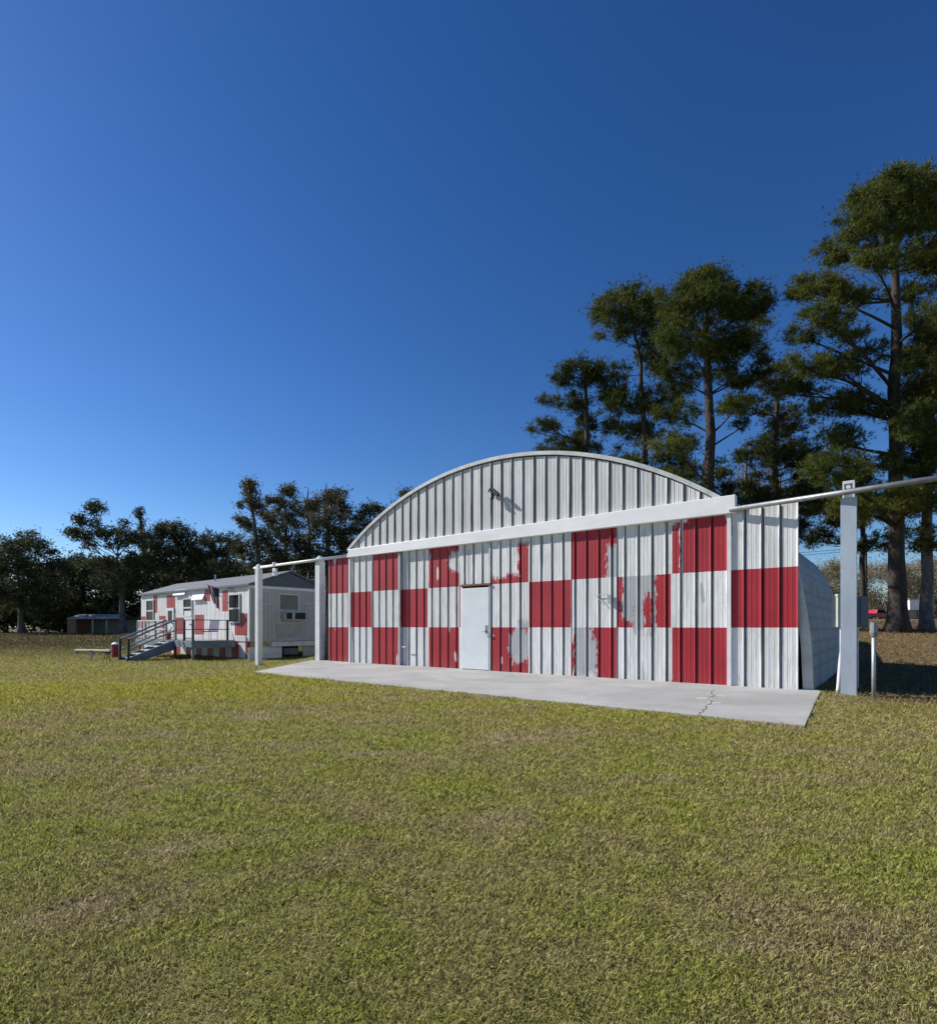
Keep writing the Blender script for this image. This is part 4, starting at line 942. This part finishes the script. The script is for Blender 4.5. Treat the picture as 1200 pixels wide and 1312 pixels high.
for px, top, Yd, lab in ((418, 618, 66, 'leafless twiggy tree rising above the brownish oaks'), (395, 625, 66, 'slim leafless tree left of the twiggy one above the oaks')):
    tree('bare_tree', lab, 'bare tree', Yd, [(px,790),(px+2,690),(px-2,650),(px,top)], [5,4,3,1], ell(px, top+24, 22, 20, 22, 6), 'bare', None, M['twig'], 'bare trees among the oaks', twigs=6, rise=.9)

# undergrowth and far woods: masses nobody could count
def mass(name, label, segs, lm, per, style='mass'):
    cs = []
    for (px0, px1, ytop, ybot, Y0, Y1, n, r0, r1) in segs:
        for _ in range(n):
            Yd = random.uniform(Y0, Y1); px = random.uniform(px0, px1); py = random.uniform(ytop+6*n2(px, 0, .05, 2), ybot); p = P(px, py, Yd); r = random.uniform(r0, r1)
            p.z = max(p.z, GZ(p.x, p.y)+r*.4); cs.append((p, r))
    V, Fc, rn = foliage(cs, style, per); o = npmesh(name, V, Fc, M[lm], None, {'rnd': rn}); tag(o, label, 'undergrowth', kind='stuff'); return o
mass('undergrowth', 'dark tangled undergrowth and low branches below the oaks at left', [(-60, 540, 718, 802, 70, 80, 420, 1.0, 2.0), (-60, 540, 775, 805, 64, 72, 240, .8, 1.5)], 'oakleaf', 17)
mass('woods', 'pale brown winter brush far behind the pines at right', [(1030, 1330, 722, 800, 98, 120, 260, 1.5, 2.8), (540, 1060, 730, 800, 70, 95, 180, 1.5, 2.8)], 'brush', 9, 'brush')

# utility pole line and far things at right
r = empty('utility_pole', (*P(1109, 800, 52).xy, 1.0), 0, 'slim dark utility pole behind the thick post', 'utility pole')
s = MB(); s.tube([(0,0,-.3),(0,0,9)], [.13,.09], 8); s.build('pole', M['bark'], r); s = MB(); s.beam((-.9,0,8.2),(.9,0,8.2), .1, .12); s.build('crossarm', M['bark'], r)
s = MB()
for dz_ in (0, .25):
    a_ = Vector((*P(1109, 700, 52).xy, 8.5+dz_)); b_ = Vector((-20, 62, 8.2+dz_)); s.tube([a_.lerp(b_, t/12)-Vector((0,0,1.0*4*(t/12)*(1-t/12))) for t in range(13)], .02, 4)
tag(s.build('power_line', M['black']), 'two thin black overhead wires passing behind the hangar', 'wires')
# parked red pickup
cx = P(1124, 800, 86); r = empty('parked_pickup', (cx.x, cx.y, GZ(cx.x, cx.y)), R(6), 'red pickup parked far off between the thick post and giant pine', 'pickup')
s = MB(); s.add([(-2.4,-.9,.5),(2.4,-.9,.5),(2.4,-.9,1.1),(.9,-.9,1.15),(.4,-.8,1.75),(-.8,-.8,1.78),(-1.0,-.9,1.15),(-2.4,-.9,1.15),(-2.4,.9,.5),(2.4,.9,.5),(2.4,.9,1.1),(.9,.9,1.15),(.4,.8,1.75),(-.8,.8,1.78),(-1.0,.9,1.15),(-2.4,.9,1.15)],
    [tuple(range(7,-1,-1)), tuple(range(8,16))]+[(i,(i+1)%8,8+(i+1)%8,8+i) for i in range(8)]); bd = s.build('body', M['carred'], r, bevel=.05)
MB().add([(-.85,-.925,1.2),(.75,-.925,1.2),(.35,-.83,1.68),(-.72,-.83,1.7),(-.85,-.9,1.2),(.75,-.9,1.2),(.35,-.8,1.68),(-.72,-.8,1.7)], [(0,1,2,3),(7,6,5,4),(0,4,5,1),(1,5,6,2),(2,6,7,3),(3,7,4,0)]).build('window', M['glass'], r)
for x in (-1.5, 1.5):
    for y in (-.82, .82):
        w_ = MB().tube([(x, y-.1, .36), (x, y+.1, .36)], .36, 16).build('wheel', M['tyre'], r); MB().tube([(x, y-.115, .36), (x, y+.115, .36)], .18, 12).build('rim', M['galv'], w_)
cx = P(1170, 800, 66); r = empty('white_shed', (cx.x, cx.y, GZ(cx.x, cx.y)), R(-3), 'small flat roofed white shed on tan blocks right of the giant pine', 'shed')
MB().box((-.95,-.7,1.1),(.75,1.5,2.35)).build('wall', M['beam'], r, bevel=.03)
MB().box((-1.1,-.9,2.36),(2.1,1.6,2.45)).build('roof', M['tin'], r)
MB().box((.3,-.55,-.1),(.8,.4,1.09)).build('block_pier', M['tan'], r); MB().box((-.8,-.3,-.1),(.2,1.2,1.08)).build('base', M['wood'], r); MB().box((1.8,-.6,-.1),(1.95,-.45,2.35)).build('post', M['wood'], r)
